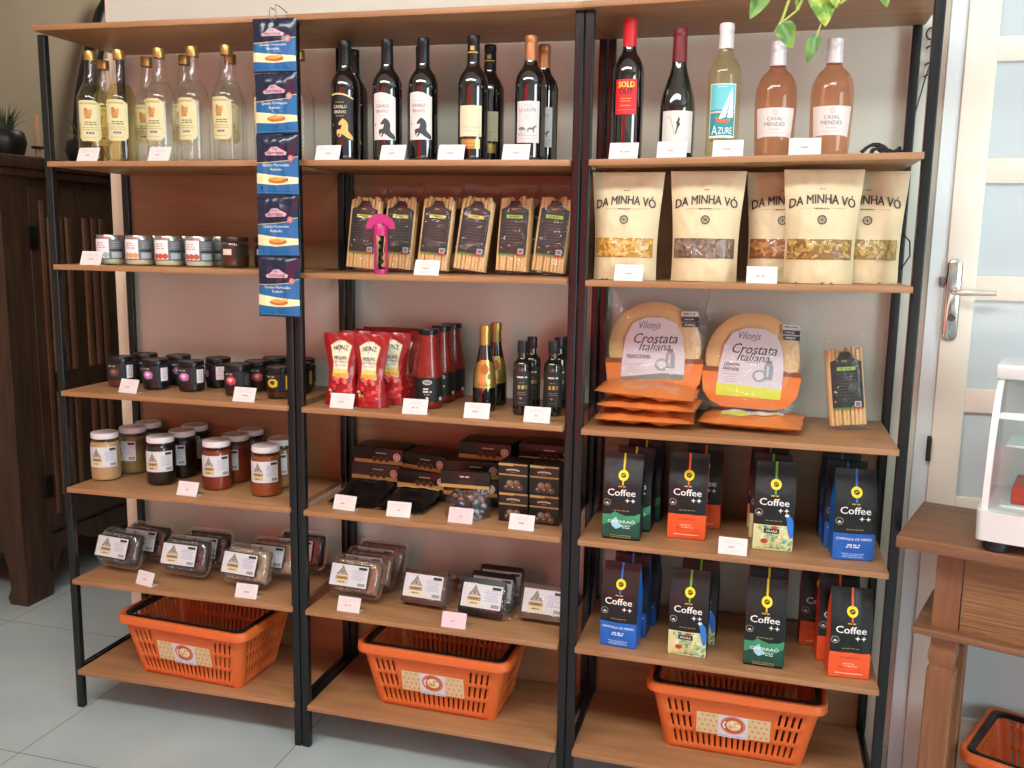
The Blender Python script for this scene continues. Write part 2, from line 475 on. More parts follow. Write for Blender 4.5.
loft(bm, [[(2.4025 + x, 0.352, 1.3165 + z) for x, z in lp], [(2.4025 + x, 0.345, 1.3165 + z) for x, z in lp], [(2.4025 + x * .8, 0.342, 1.3165 + z * .95) for x, z in lp]], 0, True, True, True)
hp = finish('handle_plate', bm, M_chrome, door)
bm = bmesh.new()
tube(bm, [(2.403, 0.345, 1.338), (2.403, 0.318, 1.338), (2.408, 0.306, 1.338), (2.42, 0.302, 1.338), (2.45, 0.302, 1.339), (2.492, 0.304, 1.338)], [0.008, 0.008, 0.0085, 0.0085, 0.008, 0.0065], 12)
finish('handle', bm, mat('handle_white_metal', '#e8e2da', 0.2, 0.6), door)
bm = bmesh.new(); lathe(bm, [(0, 0), (0.009, 0), (0.009, 0.004), (0, 0.004)], 16)
finish('keyhole', bm, mat('dark_brass', '#5b544c', 0.4, 0.8), door, (2.403, 0.342, 1.272), (PI / 2, 0, 0))
bm = bmesh.new(); box(bm, 2.37, 0.350, 1.352, 2.383, 0.356, 1.374, 0, 0.001); finish('latch_plate', bm, mat('worn_latch_steel', '#6f6a68', 0.4, 0.7), door)
bm = bmesh.new(); box(bm, 2.374, 0.346, 0.905, 2.384, 0.354, 0.965, 0, 0.002); lathe(bm, [(0, 0), (.006, 0), (.006, .06), (0, .06)], 12, 0, 2.379, 0.346, 0.90)
finish('hinge', bm, mat('rusty_hinge_steel', '#3f3a30', 0.6, 0.5), door)
slab('trim_2', mat('jamb_paint', '#dbe6e8', 0.4), (2.346, 0.360, 0, 2.3832, 0.40, 2.215), (2.346, 0.360, 2.195, 3.34, 0.40, 2.23), (3.305, 0.360, 0, 3.34, 0.40, 2.2))

# ------------------------------------------------------------------ shelving
ZL = [1.998, 1.6418, 1.3571, 0.9940, 0.7070, 0.4205, 0.1341]
BX = [(0.0, 0.7205), (0.7641, 1.4835), (1.530, 2.2583)]
TOPX = [(-0.022, 0.7400), (0.7402, 1.5065), (1.5067, 2.287)]
FY = [(0.0, 0.0135), (0.0103, 0.0032), (0.0, -0.011)]
DZ = {(0, 0): (.006, .002), (1, 0): (.002, -.005), (2, 0): (-.005, -.001), (1, 1): (0, -.004), (1, 2): (-.004, 0), (2, 1): (-.004, .006), (2, 2): (-.002, .0045), (2, 3): (-.003, .003), (0, 4): (-.001, .001), (0, 5): (.002, 0)}
BT = 0.0145
TUBES = [(-0.0295, -0.0065), (0.7150, 0.7375), (0.7405, 0.7635), (1.4840, 1.5055), (1.5080, 1.5295), (2.2590, 2.2815)]
def ztop(b, l, x):
    a, c = DZ.get((b, l), (0, 0)); x0, x1 = BX[b]; t = (x - x0) / (x1 - x0)
    return ZL[l] + a + (c - a) * t
def yfront(b, x):
    a, c = FY[b]; x0, x1 = BX[b]; return a + (c - a) * (x - x0) / (x1 - x0)
unit_labels = ['leftmost bay of the black steel and wood shelving, next to dark cabinet',
               'middle bay of the black steel and wood shelving, under the red wines',
               'rightmost bay of the black steel and wood shelving, beside the door']
for b in range(3):
    root = thing('shelving_unit', unit_labels[b], 'shelving unit', (BX[b][0], 0, 0), 0, 'joined shelving bays')
    ox = BX[b][0]
    for x0, x1 in TUBES[2 * b:2 * b + 2]:
        for y0, dpt in ((0.0225, 0.020), (0.3415, 0.0155)):
            bm = bmesh.new(); prism(bm, rrect(x1 - x0, dpt, 0.0030, 3, (x0 + x1) / 2 - ox, y0 + dpt / 2), 0.0, 1.9835)
            finish('upright', bm, M_steel, root, angle=50)
        for l in (6,):
            z = ZL[l] - BT - (0.002 if l == 0 else -0.016)
            bm = bmesh.new(); box(bm, x0 - ox + .004, 0.0425, z - 0.016, x1 - ox - .004, 0.3415, z, 0, 0.002); finish('side_rail', bm, M_steel, root)
    for l in range(7):
        x0, x1 = (TOPX if l == 0 else BX)[b]
        a, c = DZ.get((b, l), (0, 0)); ya, yc = FY[b]; z = ZL[l]; yb = 0.344 if l else 0.352
        bm = bmesh.new()
        hexa(bm, [(x0 - ox, ya, z + a - BT), (x1 - ox, yc, z + c - BT), (x1 - ox, yb, z + c - BT), (x0 - ox, yb, z + a - BT), (x0 - ox, ya, z + a), (x1 - ox, yc, z + c), (x1 - ox, yb, z + c), (x0 - ox, yb, z + a)], 0, 0.0012)
        o = finish('shelf_board', bm, M_board, root); 
    for l in (1, 3, 5):
        bm = bmesh.new(); box(bm, BX[b][0] - ox - 0.005, 0.3585, ZL[l + 1] - 0.012, BX[b][1] - ox + 0.005, 0.3655, ZL[l] - 0.002)
        finish('back_panel', bm, M_panel, root, smooth=False)
# ------------------------------------------------------------------ bottles
def bottle(name, prof, glass, parts, cat='bottle', n=36):
    """prof: outer radius/height pairs of the glass; parts: list of (part name, profile, material)"""
    root = thing(name, name, cat)
    bm = bmesh.new(); lathe(bm, prof, n); finish('bottle_body', bm, glass, root, angle=50)
    for pn, pp, pm in parts:
        bm = bmesh.new(); lathe(bm, pp, n); finish(pn, bm, pm, root, angle=40)
    return root
def scaled(prof, k): return [(r * k, z) for r, z in prof]

BORD = sm([(0, 0), (0.032, 0.0), (0.0372, 0.004), (0.0375, 0.05), (0.0375, 0.175), (0.0368, 0.197), (0.029, 0.214), (0.0175, 0.228), (0.0150, 0.245), (0.0142, 0.295), (0.0142, 0.299), (0, 0.299)], 2)
def capsule(z0, z1, r0=0.0158, r1=0.0150): return [(r0, z0), (r0 + .0002, z0 + 0.004), (r1, z1 - 0.018), (r1 + 0.0008, z1 - 0.017), (r1 + .0008, z1 - 0.004), (r1 - 0.0005, z1), (0, z1 + 0.0005)]
M_capblack = mat('matt_black_capsule', '#15171a', 0.38)
M_caprose = mat('copper_capsule', '#b8794e', 0.35, 0.5)
M_capred = mat('bright_red_capsule', '#c8242e', 0.4)
M_capwine = mat('dark_red_capsule', '#6e2228', 0.4)
M_capwhite = mat('white_capsule', '#ece9ec', 0.4)
M_gold = mat('gold_cap', '#b99a5a', 0.32, 0.8)

HORSE = [(-0.00551, 0.06156), (-0.00356, 0.058), (0.0013, 0.05605), (0.00583, 0.05087), (0.00842, 0.04374), (0.00907, 0.03564), (0.0081, 0.02819), (0.01102, 0.02171), (0.0162, 0.01652), (0.02138, 0.01134), (0.023, 0.00551), (0.02268, 0.00032), (0.0162, 0.0013), (0.00907, 0.00454), (0.00324, 0.00842), (-0.00194, 0.01264), (-0.00583, 0.01523), (-0.00842, 0.01652), (-0.01004, 0.01393), (-0.01296, 0.00875), (-0.01652, 0.00713), (-0.01847, 0.00907), (-0.01555, 0.01134), (-0.01393, 0.01523), (-0.01426, 0.01847), (-0.0175, 0.01717), (-0.01944, 0.01523), (-0.01912, 0.01166), (-0.02106, 0.01102), (-0.02268, 0.0149), (-0.02365, 0.02041), (-0.02365, 0.0256), (-0.02106, 0.02884), (-0.0162, 0.02948), (-0.01231, 0.03013), (-0.01037, 0.03402), (-0.00907, 0.03856), (-0.00842, 0.04244), (-0.01102, 0.04309), (-0.01393, 0.04115), (-0.01717, 0.04212), (-0.01847, 0.04504), (-0.01652, 0.04828), (-0.01328, 0.05281), (-0.01004, 0.0567), (-0.00778, 0.05864)]
def horse_label(dark):
    a = Art(); bg = '#17181a' if dark else '#d9d5d1'
    top = [(-.031 + .062 * k / 16, .113 - .009 * (k / 16) ** 2 + .0045 * math.sin(k / 16 * PI)) for k in range(17)]
    a.poly([(-.031, 0), (.031, 0)] + top[::-1], bg, 0)
    if dark: a.stroke([(x, z - .001) for x, z in top], .0035, '#e9cf94', 1)
    ink1 = '#e8dcc4' if dark else '#4a4c52'; ink2 = '#e8dcc4' if dark else '#c0504c'
    a.lines(-.004, .094, .036, 1, 1, .0016, '#a89c88' if dark else '#b5aea6', 1, 3)
    a.text('CAVALO', -.004, .083, .0085, ink1, 1, w=.036, bold=.01)
    a.text('BRAVO', -.004, .070, .0080, ink2, 1, w=.032, bold=.01)
    a.lines(-.004, .060, .026, 1, 1, .0014, '#a89c88' if dark else '#b5aea6', 1, 5)
    hc = '#e2b264' if dark else '#3b3d44'
    a.poly([(min(x * .92 + .0085, .0308), z * .88 + .0006) for x, z in HORSE], hc, 1)
    a.ell(-.024, .038, .002, .003, '#8d8577', 1, 10)
    return a
def horse_bottle(dark):
    root = bottle('wine_bottle', BORD, M_wine_glass, [('capsule', capsule(0.230, 0.302), M_capblack)])
    root.children[1]['label'] = 'matt black foil capsule'
    horse_label(dark).build('label', root, cyl(0.0375, 0.052), 0.005, None, 0.45)
    return root
def cream_bottle():
    root = bottle('wine_bottle', BORD, M_wine_glass, [('capsule', capsule(0.232, 0.303), M_capblack)])
    a = Art(); a.rect(0, .036, .060, .074, '#d6d3b0', 0)
    a.text('CANTADA', 0, .021, .0055, '#b7b08c', 1, w=.044); a.lines(0, .012, .03, 1, 1, .003, '#bdb694', 1, 4)
    a.ring(0, .046, .008, .001, '#e3d7a4', 1); a.lines(.024, .004, .008, 1, 1, .0016, '#8d8766', 1, 2)
    a.build('label', root, cyl(.0375, .060), .005)
    b = Art(); b.rect(0, .012, .050, .024, '#c9a356', 0); b.rect(0, .012, .044, .018, '#dcbd70', 1); b.lines(0, .012, .03, 2, .007, .002, '#a07c34', 2, 7)
    b.build('gold_label', root, cyl(.0375, .029), .005, None, .3, metal={'#c9a356': 1, '#dcbd70': 1})
    c = Art(); c.rect(0, 0, .03, .003, '#c9a356'); c.rect(0, .010, .010, .010, '#c9a356'); c.build('neck_band', root, cyl(.0162, .262), .003, None, .3)
    return root
def carriage_bottle():
    root = bottle('wine_bottle', BORD, M_wine_glass, [('capsule', capsule(0.238, 0.298), M_caprose)])
    a = Art(); a.rect(0, .049, .060, .098, '#d2d0ce', 0)
    a.lines(0, .088, .03, 1, 1, .0016, '#a9a6a2', 1, 4)
    a.text('LA GRUPA', -.001, .077, .0085, '#7d7a78', 1, w=.042, shear=.15)
    a.lines(0, .063, .012, 2, .006, .002, '#b5b0ac', 1, 2); a.rect(0, .052, .045, .0005, '#c8c4c0', 1)
    for cx in (-.021, -.010): a.ring(cx, .026, .0062, .0009, '#6b6b6d', 1, 16)
    a.poly([(-.023, .031), (-.006, .029), (-.006, .034), (-.012, .038), (-.022, .036)], '#77787a', 1)
    a.poly([(.001, .024), (.002, .024), (.0035, .031), (.013, .031), (.014, .023), (.0155, .023), (.0165, .032), (.0195, .037), (.0225, .0355), (.0205, .041), (.0175, .040), (.013, .0355), (.004, .0355), (.000, .031)], '#66686b', 1)
    a.stroke([(-.006, .032), (.002, .0335)], .0008, '#77787a', 1); a.rect(-.002, .017, .048, .0009, '#8a8886', 1); a.lines(0, .009, .04, 1, 1, .0014, '#b0aca8', 1, 6)
    a.build('label', root, cyl(.0375, .043), .005)
    return root
def sold_bottle():
    pr = sm([(0, 0), (.032, 0), (.0366, .004), (.0368, .05), (.0370, .19), (.0362, .213), (.028, .234), (.0165, .250), (.0150, .27), (.0145, .322), (0, .322)], 2)
    root = bottle('wine_bottle', pr, M_wine_glass, [('capsule', capsule(.262, .326, .0164, .0160), M_capred)])
    root.children[1]['label'] = 'bright red foil capsule'
    a = Art(); a.rect(0, .040, .053, .080, '#d8232b', 0)
    a.text('SOLD', .001, .068, .013, '#f0d24a', 1, w=.040, bold=.045); a.text('OUT', .000, .052, .0125, '#1a1216', 1, w=.033, bold=.045)
    a.lines(0, .036, .036, 2, .006, .0018, '#f0b04a', 1, 3); a.lines(0, .020, .034, 1, 1, .0018, '#f0b04a', 1, 8); a.rect(0, .010, .046, .0006, '#f0a0a0', 1)
    a.build('label', root, cyl(.0370, .105), .005)
    return root
def burgundy_bottle():
    pr = sm([(0, 0), (.034, 0), (.0408, .004), (.0412, .05), (.0412, .105), (.0395, .135), (.030, .172), (.0185, .205), (.0158, .235), (.0148, .290), (0, .290)], 2)
    root = bottle('wine_bottle', pr, M_dark_glass, [('capsule', capsule(.222, .297, .0172, .0160), M_capwine)])
    a = Art(); a.rect(.008, .048, .078, .094, '#d8d5d1', 0)
    a.stroke([(-.010, .080), (-.004, .062), (.002, .040)], .0022, '#b8a684', 1); a.ell(-.0135, .081, .0025, .0022, '#e5b24a', 1)
    a.poly([(.010, .082), (.013, .076), (.011, .070), (.014, .064), (.009, .056), (.006, .046), (.004, .040), (.003, .046), (.006, .060), (.004, .068), (.008, .076)], '#454343', 1)
    a.lines(.0, .016, .036, 2, .006, .002, '#9a948e', 1, 3)
    for k in range(9): a.rect(.041, .085 - k * .009, .010, .0012, '#cfc9c2', 1)
    a.build('label', root, cyl(.0412, .014), .005)
    return root
def azure_bottle():
    pr = sm([(0, 0), (.032, 0), (.0370, .004), (.0372, .05), (.0372, .18), (.0365, .199), (.029, .217), (.0175, .232), (.0150, .25), (.0142, .299), (0, .299)], 2)
    root = bottle('wine_bottle', pr, M_white_wine, [('capsule', capsule(.247, .303, .0166, .0162), M_capwhite)])
    root.children[1]['label'] = 'white foil capsule'
    a = Art(); a.rect(0, .060, .0625, .120, '#e6efec', 0); a.rect(0, .090, .058, .056, '#6cc2cc', 1); a.rect(0, .033, .058, .058, '#2f8f96', 1)
    a.lines(0, .113, .03, 1, 1, .0014, '#d9f0f0', 2, 3)
    a.poly([(.0215, .116), (.0255, .045), (.012, .044)], '#f2f4f6', 2); a.poly([(.0195, .108), (.0085, .046), (-.008, .040)], '#e4ebf0', 2)
    a.poly([(-.026, .058), (-.029, .0585), (-.029, .055), (.029, .055), (.029, .057), (-.010, .0595)], '#d8c6a8', 2)
    a.poly([(-.016, .044), (-.010, .034), (.014, .033), (.022, .042), (.004, .040)], '#d8663c', 3)
    a.poly([(-.016, .044), (-.012, .047), (-.008, .043)], '#c98f5a', 3)
    a.text('A', -.016, .0165, .021, '#eef6f6', 2, w=.014); a.text('ZURE', .0085, .0155, .0145, '#eef6f6', 2, w=.032); a.rect(.006, .0045, .036, .0012, '#bfe0e0', 2)
    a.build('label', root, cyl(.0372, .046), .005)
    b = Art(); b.rect(0, 0, .05, .0045, '#6c6a3c'); b.build('lower_band', root, cyl(.0372, .040), .005)
    return root
def rose_bottle():
    pr = sm([(0, 0), (.034, 0), (.0405, .003), (.0425, .012), (.0445, .05), (.0462, .095), (.0468, .135), (.0440, .163), (.032, .186), (.0195, .196), (.0165, .205), (.0150, .250), (0, .250)], 2)
    root = bottle('wine_bottle', pr, M_rose_wine, [('capsule', [(.0180, .205), (.0182, .21), (.0172, .235), (.0180, .236), (.0180, .240), (.0172, .241), (.0172, .249), (.0178, .2495), (.0178, .257), (.0165, .2585), (0, .259)], mat('pale_silver_capsule', '#dcd6da', 0.35, 0.25))])
    def tp(z): return .0405 + .0062 * min(1, z / .12)
    a = Art(); a.poly([(-.043, .0), (-.02, .003), (.02, .003), (.043, .0), (.046, .066), (-.046, .066)], '#dad2ce', 0)
    a.ring(0, .056, .006, .001, '#d8a0a4', 1, 18); a.ring(0, .056, .0035, .0008, '#d8a0a4', 1, 14)
    a.text('CASAL', 0, .042, .0078, '#5c5a60', 1, w=.034); a.text('MENDES', 0, .030, .0085, '#5c5a60', 1, w=.045)
    a.lines(0, .019, .03, 1, 1, .002, '#d0a0a4', 1, 3); a.lines(0, .011, .05, 1, 1, .0015, '#d0b4b4', 1, 9)
    a.build('label', root, cyl(.0452, .042, lambda z: .0432 + .0036 * min(1, max(0, (z - .03) / .09)) + .0007), .005)
    return root
def mix_glass(name, tint, liquid, amt, ior=1.5):
    return film(name, tint, ior, rough=0.02, body=liquid, body_amt=amt)
M_white_wine = mix_glass('pale_gold_white_wine', '#f6f2da', '#d8d0a8', 0.06)
M_rose_wine = mix_glass('salmon_rose_wine', '#f6d2bb', '#dca07c', 0.08)
M_clear_spirit = film('clear_spirit', '#fefffe', 1.2, rough=0.03)
M_amber_spirit = film('pale_straw_spirit', '#faf5d4', 1.2, rough=0.03)

SPIRIT = sm([(0, 0), (.036, 0), (.0405, .004), (.0408, .05), (.0408, .165), (.0395, .18), (.030, .203), (.0225, .217), (.0205, .222), (.0205, .228), (.0190, .231), (.0165, .25), (.0148, .272), (.0138, .288), (0, .288)], 2)
def spirit_bottle(amber):
    root = bottle('spirit_bottle', SPIRIT, M_glass_clear, [('screw_cap', [(.0165, .278), (.0168, .281), (.0160, .2815), (.0165, .283), (.0165, .300), (.0155, .3035), (0, .304)], M_gold)])
    bm = bmesh.new(); lathe(bm, sm([(0, .006), (.034, .006), (.0385, .010), (.0388, .05), (.0388, .163), (.0375, .179), (.0285, .201), (.0215, .213), (0, .213)], 2), 36)
    finish('liquid', bm, M_amber_spirit if amber else M_clear_spirit, root, angle=50)
    a = Art(); w, h, c = .031, .055, .010
    a.poly([(-w, -h + c), (-w + c, -h), (w - c, -h), (w, -h + c), (w, h - c), (w - c * 1.5, h), (-w + c * .3, h), (-w, h - c * .3)], '#cfc89a', 0)
    a.stroke([(-w + .004, h - .008), (w - .010, h - .009)], .005, '#b5a468', 1)
    a.ell(-.003, .019, .0105, .011, '#c08a4e', 1); a.ell(-.008, .028, .005, .007, '#b07a44', 1); a.ell(.005, .026, .0045, .006, '#c99a5e', 1); a.rect(-.003, .008, .016, .004, '#a8743e', 1)
    a.lines(.003, -.004, .040, 2, .006, .0028, '#6a6444', 1, 3); a.lines(.0, -.018, .046, 2, .006, .0024, '#a99e5c', 1, 5)
    for k in range(3): a.rect(-.006 + k * .0075, -.033, .006, .0055, '#5d6488', 1)
    a.poly([(-w + .001, -.005), (-w + .005, -.005), (-w + .005, -.045), (-w + .001, -.040)], '#9c9458', 1)
    a.lines(.0, -.045, .04, 1, 1, .002, '#a99e5c', 1, 6)
    a.build('label', root, cyl(.0408, .112), .005)
    return root

Y0 = 0.075
cl, am = Kind(spirit_bottle(False)), Kind(spirit_bottle(True))
G = 'spirit bottles on the top left shelf'
for k, x, y, rz, lab in ((am, .098, Y0, .42, 'pale straw spirit bottle with gold cap, first from the left end'),
                         (am, .192, Y0, .30, 'pale straw spirit bottle with gold cap, second from the left end'),
                         (cl, .320, Y0, .03, 'clear spirit bottle behind the right price card of the left bay'),
                         (cl, .424, Y0, -.02, 'clear spirit bottle, fourth from the left in the front row'),
                         (cl, .528, Y0, 0, 'clear spirit bottle just left of the hanging blue sachets'),
                         (cl, .640, Y0 + .02, .05, 'clear spirit bottle half hidden behind the hanging blue sachets')):
    k.put(lab, (x, y, ztop(0, 1, x)), rz, group=G)
for x, y, lab in ((.040, .20, 'clear spirit bottle behind the leftmost straw bottle'), (.202, .18, 'clear spirit bottle at the back, seen between second and third front bottles'),
                  (.330, .175, 'clear spirit bottle at the back, left of the fourth front bottle'), (.470, .185, 'clear spirit bottle at the back, behind the fifth front bottle'),
                  (.590, .19, 'clear spirit bottle at the back, just left of the blue sachets')):
    cl.put(lab, (x, y, ztop(0, 1, x)), .3, group=G)
cl.put('clear spirit bottle just right of the hanging blue sachets, at bay post', (.690, .17, ztop(0, 1, .69)), -.6, group=G)
G = 'red wine bottles in the middle bay'
wk, dk, ck, gk = Kind(horse_bottle(False)), Kind(horse_bottle(True)), Kind(cream_bottle()), Kind(carriage_bottle())
for k, x, y, rz, lab in ((dk, .872, Y0, .0, 'red wine bottle with black label and golden rearing horse'), (dk, .845, .185, 0, 'red wine bottle hidden behind the golden horse bottle'),
                         (wk, .989, Y0, .0, 'white labelled red wine bottle with black horse, left of the two'), (wk, 1.087, Y0, .0, 'white labelled red wine bottle with black horse, right of the two'),
                         (wk, 1.046, .17, 0, 'white labelled red wine bottle peeping out behind the right horse bottle'),
                         (ck, 1.219, Y0, .0, 'red wine bottle with cream label above a gold band, in front'), (ck, 1.229, .185, .0, 'red wine bottle with cream and gold labels, standing behind its twin'),
                         (gk, 1.366, Y0, .0, 'copper topped red wine bottle with horse carriage label, in front'), (gk, 1.374, .18, 0.0, 'copper topped red wine bottle with carriage label, standing behind its twin')):
    o = k.put(lab, (x, y, ztop(1, 1, x)), rz + math.atan2(1.947 - x, 2.2) * .35, group=G)
G = 'wine bottles in the right bay'
for fn, x, rz, lab in ((sold_bottle, 1.606, 0, 'red capped wine bottle with bright red label and yellow lettering'), (burgundy_bottle, 1.724, -.05, 'slope shouldered wine bottle with dark red cap and white label'),
                       (azure_bottle, 1.829, 0, 'pale white wine bottle with turquoise sailing boat label'), ):
    o = fn(); o.location = (x, .075, ztop(2, 1, x)); o['label'] = lab; o['group'] = G; o.rotation_euler = (0, 0, rz)
rk = Kind(rose_bottle())
rk.put('salmon rose wine bottle on the left, one leaf over its cap', (1.9463, .08, ztop(2, 1, 1.946)), 0, group=G)
rk.put('salmon rose wine bottle on the right, beside the black strap', (2.068, .08, ztop(2, 1, 2.068)), 0, group=G)

# ------------------------------------------------------------------ price cards
def price_card(seed, pink=False):
    root = thing('price_card', 'card', 'price card')
    bm = bmesh.new(); th = math.radians(22)
    w, h, d, t = .034, .041, .026, .0009
    loop = [(0, 0), (h * math.sin(th), h * math.cos(th)), (h * math.sin(th) + t, h * math.cos(th) - t * .3), (t * 1.6, t), (d, t), (d, 0)]
    loft(bm, [[(x, y, z) for y, z in loop] for x in (-w, w)], 0, True, True, True)
    finish('folded_card', bm, M_card if not pink else mat('pink_price_card_paper', '#dcc6cc', .55, noise_amt=.02), root, angle=20)
    R = random.Random(seed)
    A = Art(); A.lines(0, .033, .050, 2, .005, .0016, '#e2bfc0', 1, seed); A.lines(R.uniform(-.004, .004), .018, .022, 1, 1, .0045, '#e0a4a6' if seed % 3 else '#a9aab0', 1, seed + 9)
    if seed % 2: A.lines(0, .009, .040, 1, 1, .0014, '#dcbcbc', 1, seed + 5)
    A.build('print', root, lambda x, z, o: (x, z * math.sin(th) - o * math.cos(th), z * math.cos(th) + o * math.sin(th)))
    return root
cards = [(0, 1, .098, .012, 0, 'price card in front of the leftmost straw spirit bottles'), (0, 1, .325, .014, 0, 'price card in front of the clear spirit bottles'),
         (1, 1, .826, .012, 0, 'price card in front of the golden horse wine'), (1, 1, 1.005, .012, 0, 'price card in front of the black horse wines'), (1, 1, 1.160, .012, 0, 'price card left of the cream labelled wine'), (1, 1, 1.326, .010, 0, 'price card left of the horse carriage wine'),
         (2, 1, 1.588, .006, 0, 'price card in front of the red labelled wine'), (2, 1, 1.700, .006, 0, 'price card in front of the slope shouldered wine'), (2, 1, 1.826, .004, 0, 'price card in front of the sailing boat wine'), (2, 1, 1.993, .000, 0, 'price card between the two rose wines'),
         (0, 2, .103, .022, .05, 'price card at the left of the white spread jars'), (1, 2, 1.116, .016, 0, 'price card in front of the breadstick packs'), (2, 2, 1.632, .004, 0, 'price card in front of the left yellow pasta pouch'), (2, 2, 1.938, .0, 0, 'price card in front of the right pasta pouches'),
         (0, 3, .196, .034, -.12, 'price card in front of the left black lidded jars'), (0, 3, .578, .024, 0, 'bright price card in front of the right black lidded jars'),
         (1, 3, .870, .030, 0, 'price card at the left of the red sauce pouches'), (1, 3, 1.084, .018, 0, 'price card in front of the sauce bottles'), (1, 3, 1.252, .020, 0, 'price card in front of the gold topped bottles'), (1, 3, 1.411, .020, 0, 'price card in front of the olive oil bottles'),
         (0, 4, .382, .030, -.08, 'price card between the black and red preserve jars'), (1, 4, .866, .045, -.06, 'price card on the left flat chocolate box'), (1, 4, 1.031, .034, 0, 'price card on the right flat chocolate box'), (1, 4, 1.206, .034, 0, 'pinkish price card in front of the wrapped sweets bag'), (1, 4, 1.374, .028, -.03, 'price card in front of the truffle boxes'),
         (2, 4, 1.907, .006, 0, 'price card between the orange and parrot coffee packs'),
         (0, 5, .228, .024, -.22, 'price card right of the leftmost biscuit tub'), (0, 5, .563, .030, 0, 'price card in front of the third biscuit tub'), (1, 5, .883, .030, 0, 'price card in front of the left biscuit tub of the middle bay'), (1, 5, 1.195, .018, 0, 'pinkish price card in front of the dark sweet trays')]
for i, (b, l, x, y, rz, lab) in enumerate(cards):
    o = price_card(i, l in (4, 5) and 'pinkish' in lab)
    if l == 1: x += .021
    o.location = (x, y + .002, ztop(b, l, x) + .0002); o.rotation_euler = (0, 0, rz + random.uniform(-.04, .04)); o['label'] = lab; o['group'] = 'price cards along the shelf edges'

# ------------------------------------------------------------------ jars
def jar(R, H, content, lid, art=None, neck=.86, liq=None, group=None, name='jar', lidh=.014, fill=.92):
    root = thing(name, 'jar', 'jar')
    hs = H - lidh - .004
    prof = sm([(0, 0), (R * .86, 0), (R * .98, .004), (R, .014), (R, hs * .78), (R * .97, hs * .88), (R * neck, hs * .97), (R * neck, hs + .004)], 2)
    bm = bmesh.new(); lathe(bm, prof, 30); finish('glass', bm, M_jar, root, angle=50)
    bm = bmesh.new(); lathe(bm, [(0, .003)] + [(r * .965, max(z, .003)) for r, z in prof if 0 < z <= hs * fill and r > .001] + [(0, hs * fill)], 30)
    finish('contents', bm, content, root, angle=50)
    lr = R * neck + .003
    bm = bmesh.new(); lathe(bm, [(lr - .002, hs - .001), (lr, hs), (lr, hs + lidh - .003), (lr - .0015, hs + lidh), (lr - .005, hs + lidh), (lr - .007, hs + lidh - .0012), (0, hs + lidh - .0012)], 30)
    finish('lid', bm, lid, root, angle=30)
    if art: art.build('label', root, cyl(R + .0003, H * .5), .006)
    return root
def pyramid_label(tone='#c9b27c', w=.088, h=.062):
    a = Art(); a.rect(0, 0, w, h, '#cfd0d2', 0)
    a.poly([(-w * .35, h * .0), (-w * .02, h * .0), (-w * .12, h * .25), (-w * .185, h * .47), (-w * .25, h * .25)], '#8b8378', 1)
    a.poly([(-w * .27, h * .02), (-w * .185, h * .25), (-w * .10, h * .02)], '#b5ab9c', 2); a.rect(-w * .185, h * .12, w * .05, h * .14, '#6d655c', 3)
    a.rect(-w * .185, -h * .13, w * .34, h * .16, '#a8894a', 1); a.rect(-w * .185, -h * .32, w * .34, h * .16, tone, 1); a.lines(-w * .185, -h * .13, w * .28, 1, 1, h * .05, '#5d4a24', 2, 4); a.lines(-w * .185, -h * .32, w * .2, 1, 1, h * .05, '#6d5a30', 2, 5)
    a.rect(w * .35, h * .38, w * .22, h * .12, '#2b2c30', 1)
    a.lines(w * .25, h * .27, w * .40, 6, h * .085, h * .03, '#8e9ac0', 1, 8); a.lines(-w * .43, h * .4, w * .1, 8, h * .09, h * .02, '#b3b6c2', 1, 2)
    for k in range(11): a.rect(w * .27 + k * w * .018, -h * .36, w * .010, h * .14, '#3a3d48', 1)
    return a
M_lidwhite = mat('white_metal_lid', '#d7d2d2', 0.4, 0.0, noise_amt=.03)
M_lidblack = mat('black_metal_lid', '#17181a', 0.28, 0.3)
M_lidsilver = mat('silver_lid', '#b9b5b0', 0.25, 0.85, noise_amt=.05)
def content(name, c, n=.25, sc=60, rough=.35): return mat(name, c, rough, noise_amt=n, noise_scale=sc, bump=.3, bump_scale=80)
big = {}
for key, col, n in (('beige', '#c79f72', .06), ('green', '#8b7a50', .15), ('dark', '#4a3f33', .3), ('black', '#17130f', .4), ('red', '#86341c', .35), ('rust', '#934a20', .45), ('ochre', '#9a6a35', .3)):
    big[key] = Kind(jar(.0435, .149, content('preserve_' + key, col, n), M_lidwhite, pyramid_label('#d8c890' if key in ('beige',) else '#c9b27c'), .84, name='preserve_jar', lidh=.016))
G = 'large white lidded preserve jars'
for k, x, y, rz, lab in (('beige', .070, .128, .15, 'large jar of smooth beige spread with white lid, front left'), ('green', .094, .225, -.5, 'large jar of olive beige preserve behind the beige spread jar'), ('dark', .092, .305, .9, 'large dark grey preserve jar, third back in the left row'),
                         ('black', .258, .134, .12, 'large jar of black preserve with white lid, front of its row'), ('black', .266, .228, -.5, 'large jar of black preserve, second back in its row'), ('black', .256, .312, .3, 'large jar of black preserve, third back in its row'),
                         ('red', .442, .139, .10, 'large jar of red chunky preserve with white lid, front of its row'), ('red', .450, .228, -.6, 'large jar of red preserve, second back in its row'), ('red', .452, .310, -.6, 'large jar of red preserve, third back in its row'),
                         ('rust', .610, .124, .05, 'large jar of rusty orange preserve nearest the bay post, in front'), ('ochre', .604, .222, -.4, 'large jar of ochre preserve behind the rusty orange jar')):
    x -= .0435 * (1.947 - x) / 2.45
    big[k].put(lab, (x, y, ztop(0, 4, x)), rz + .3, group=G)

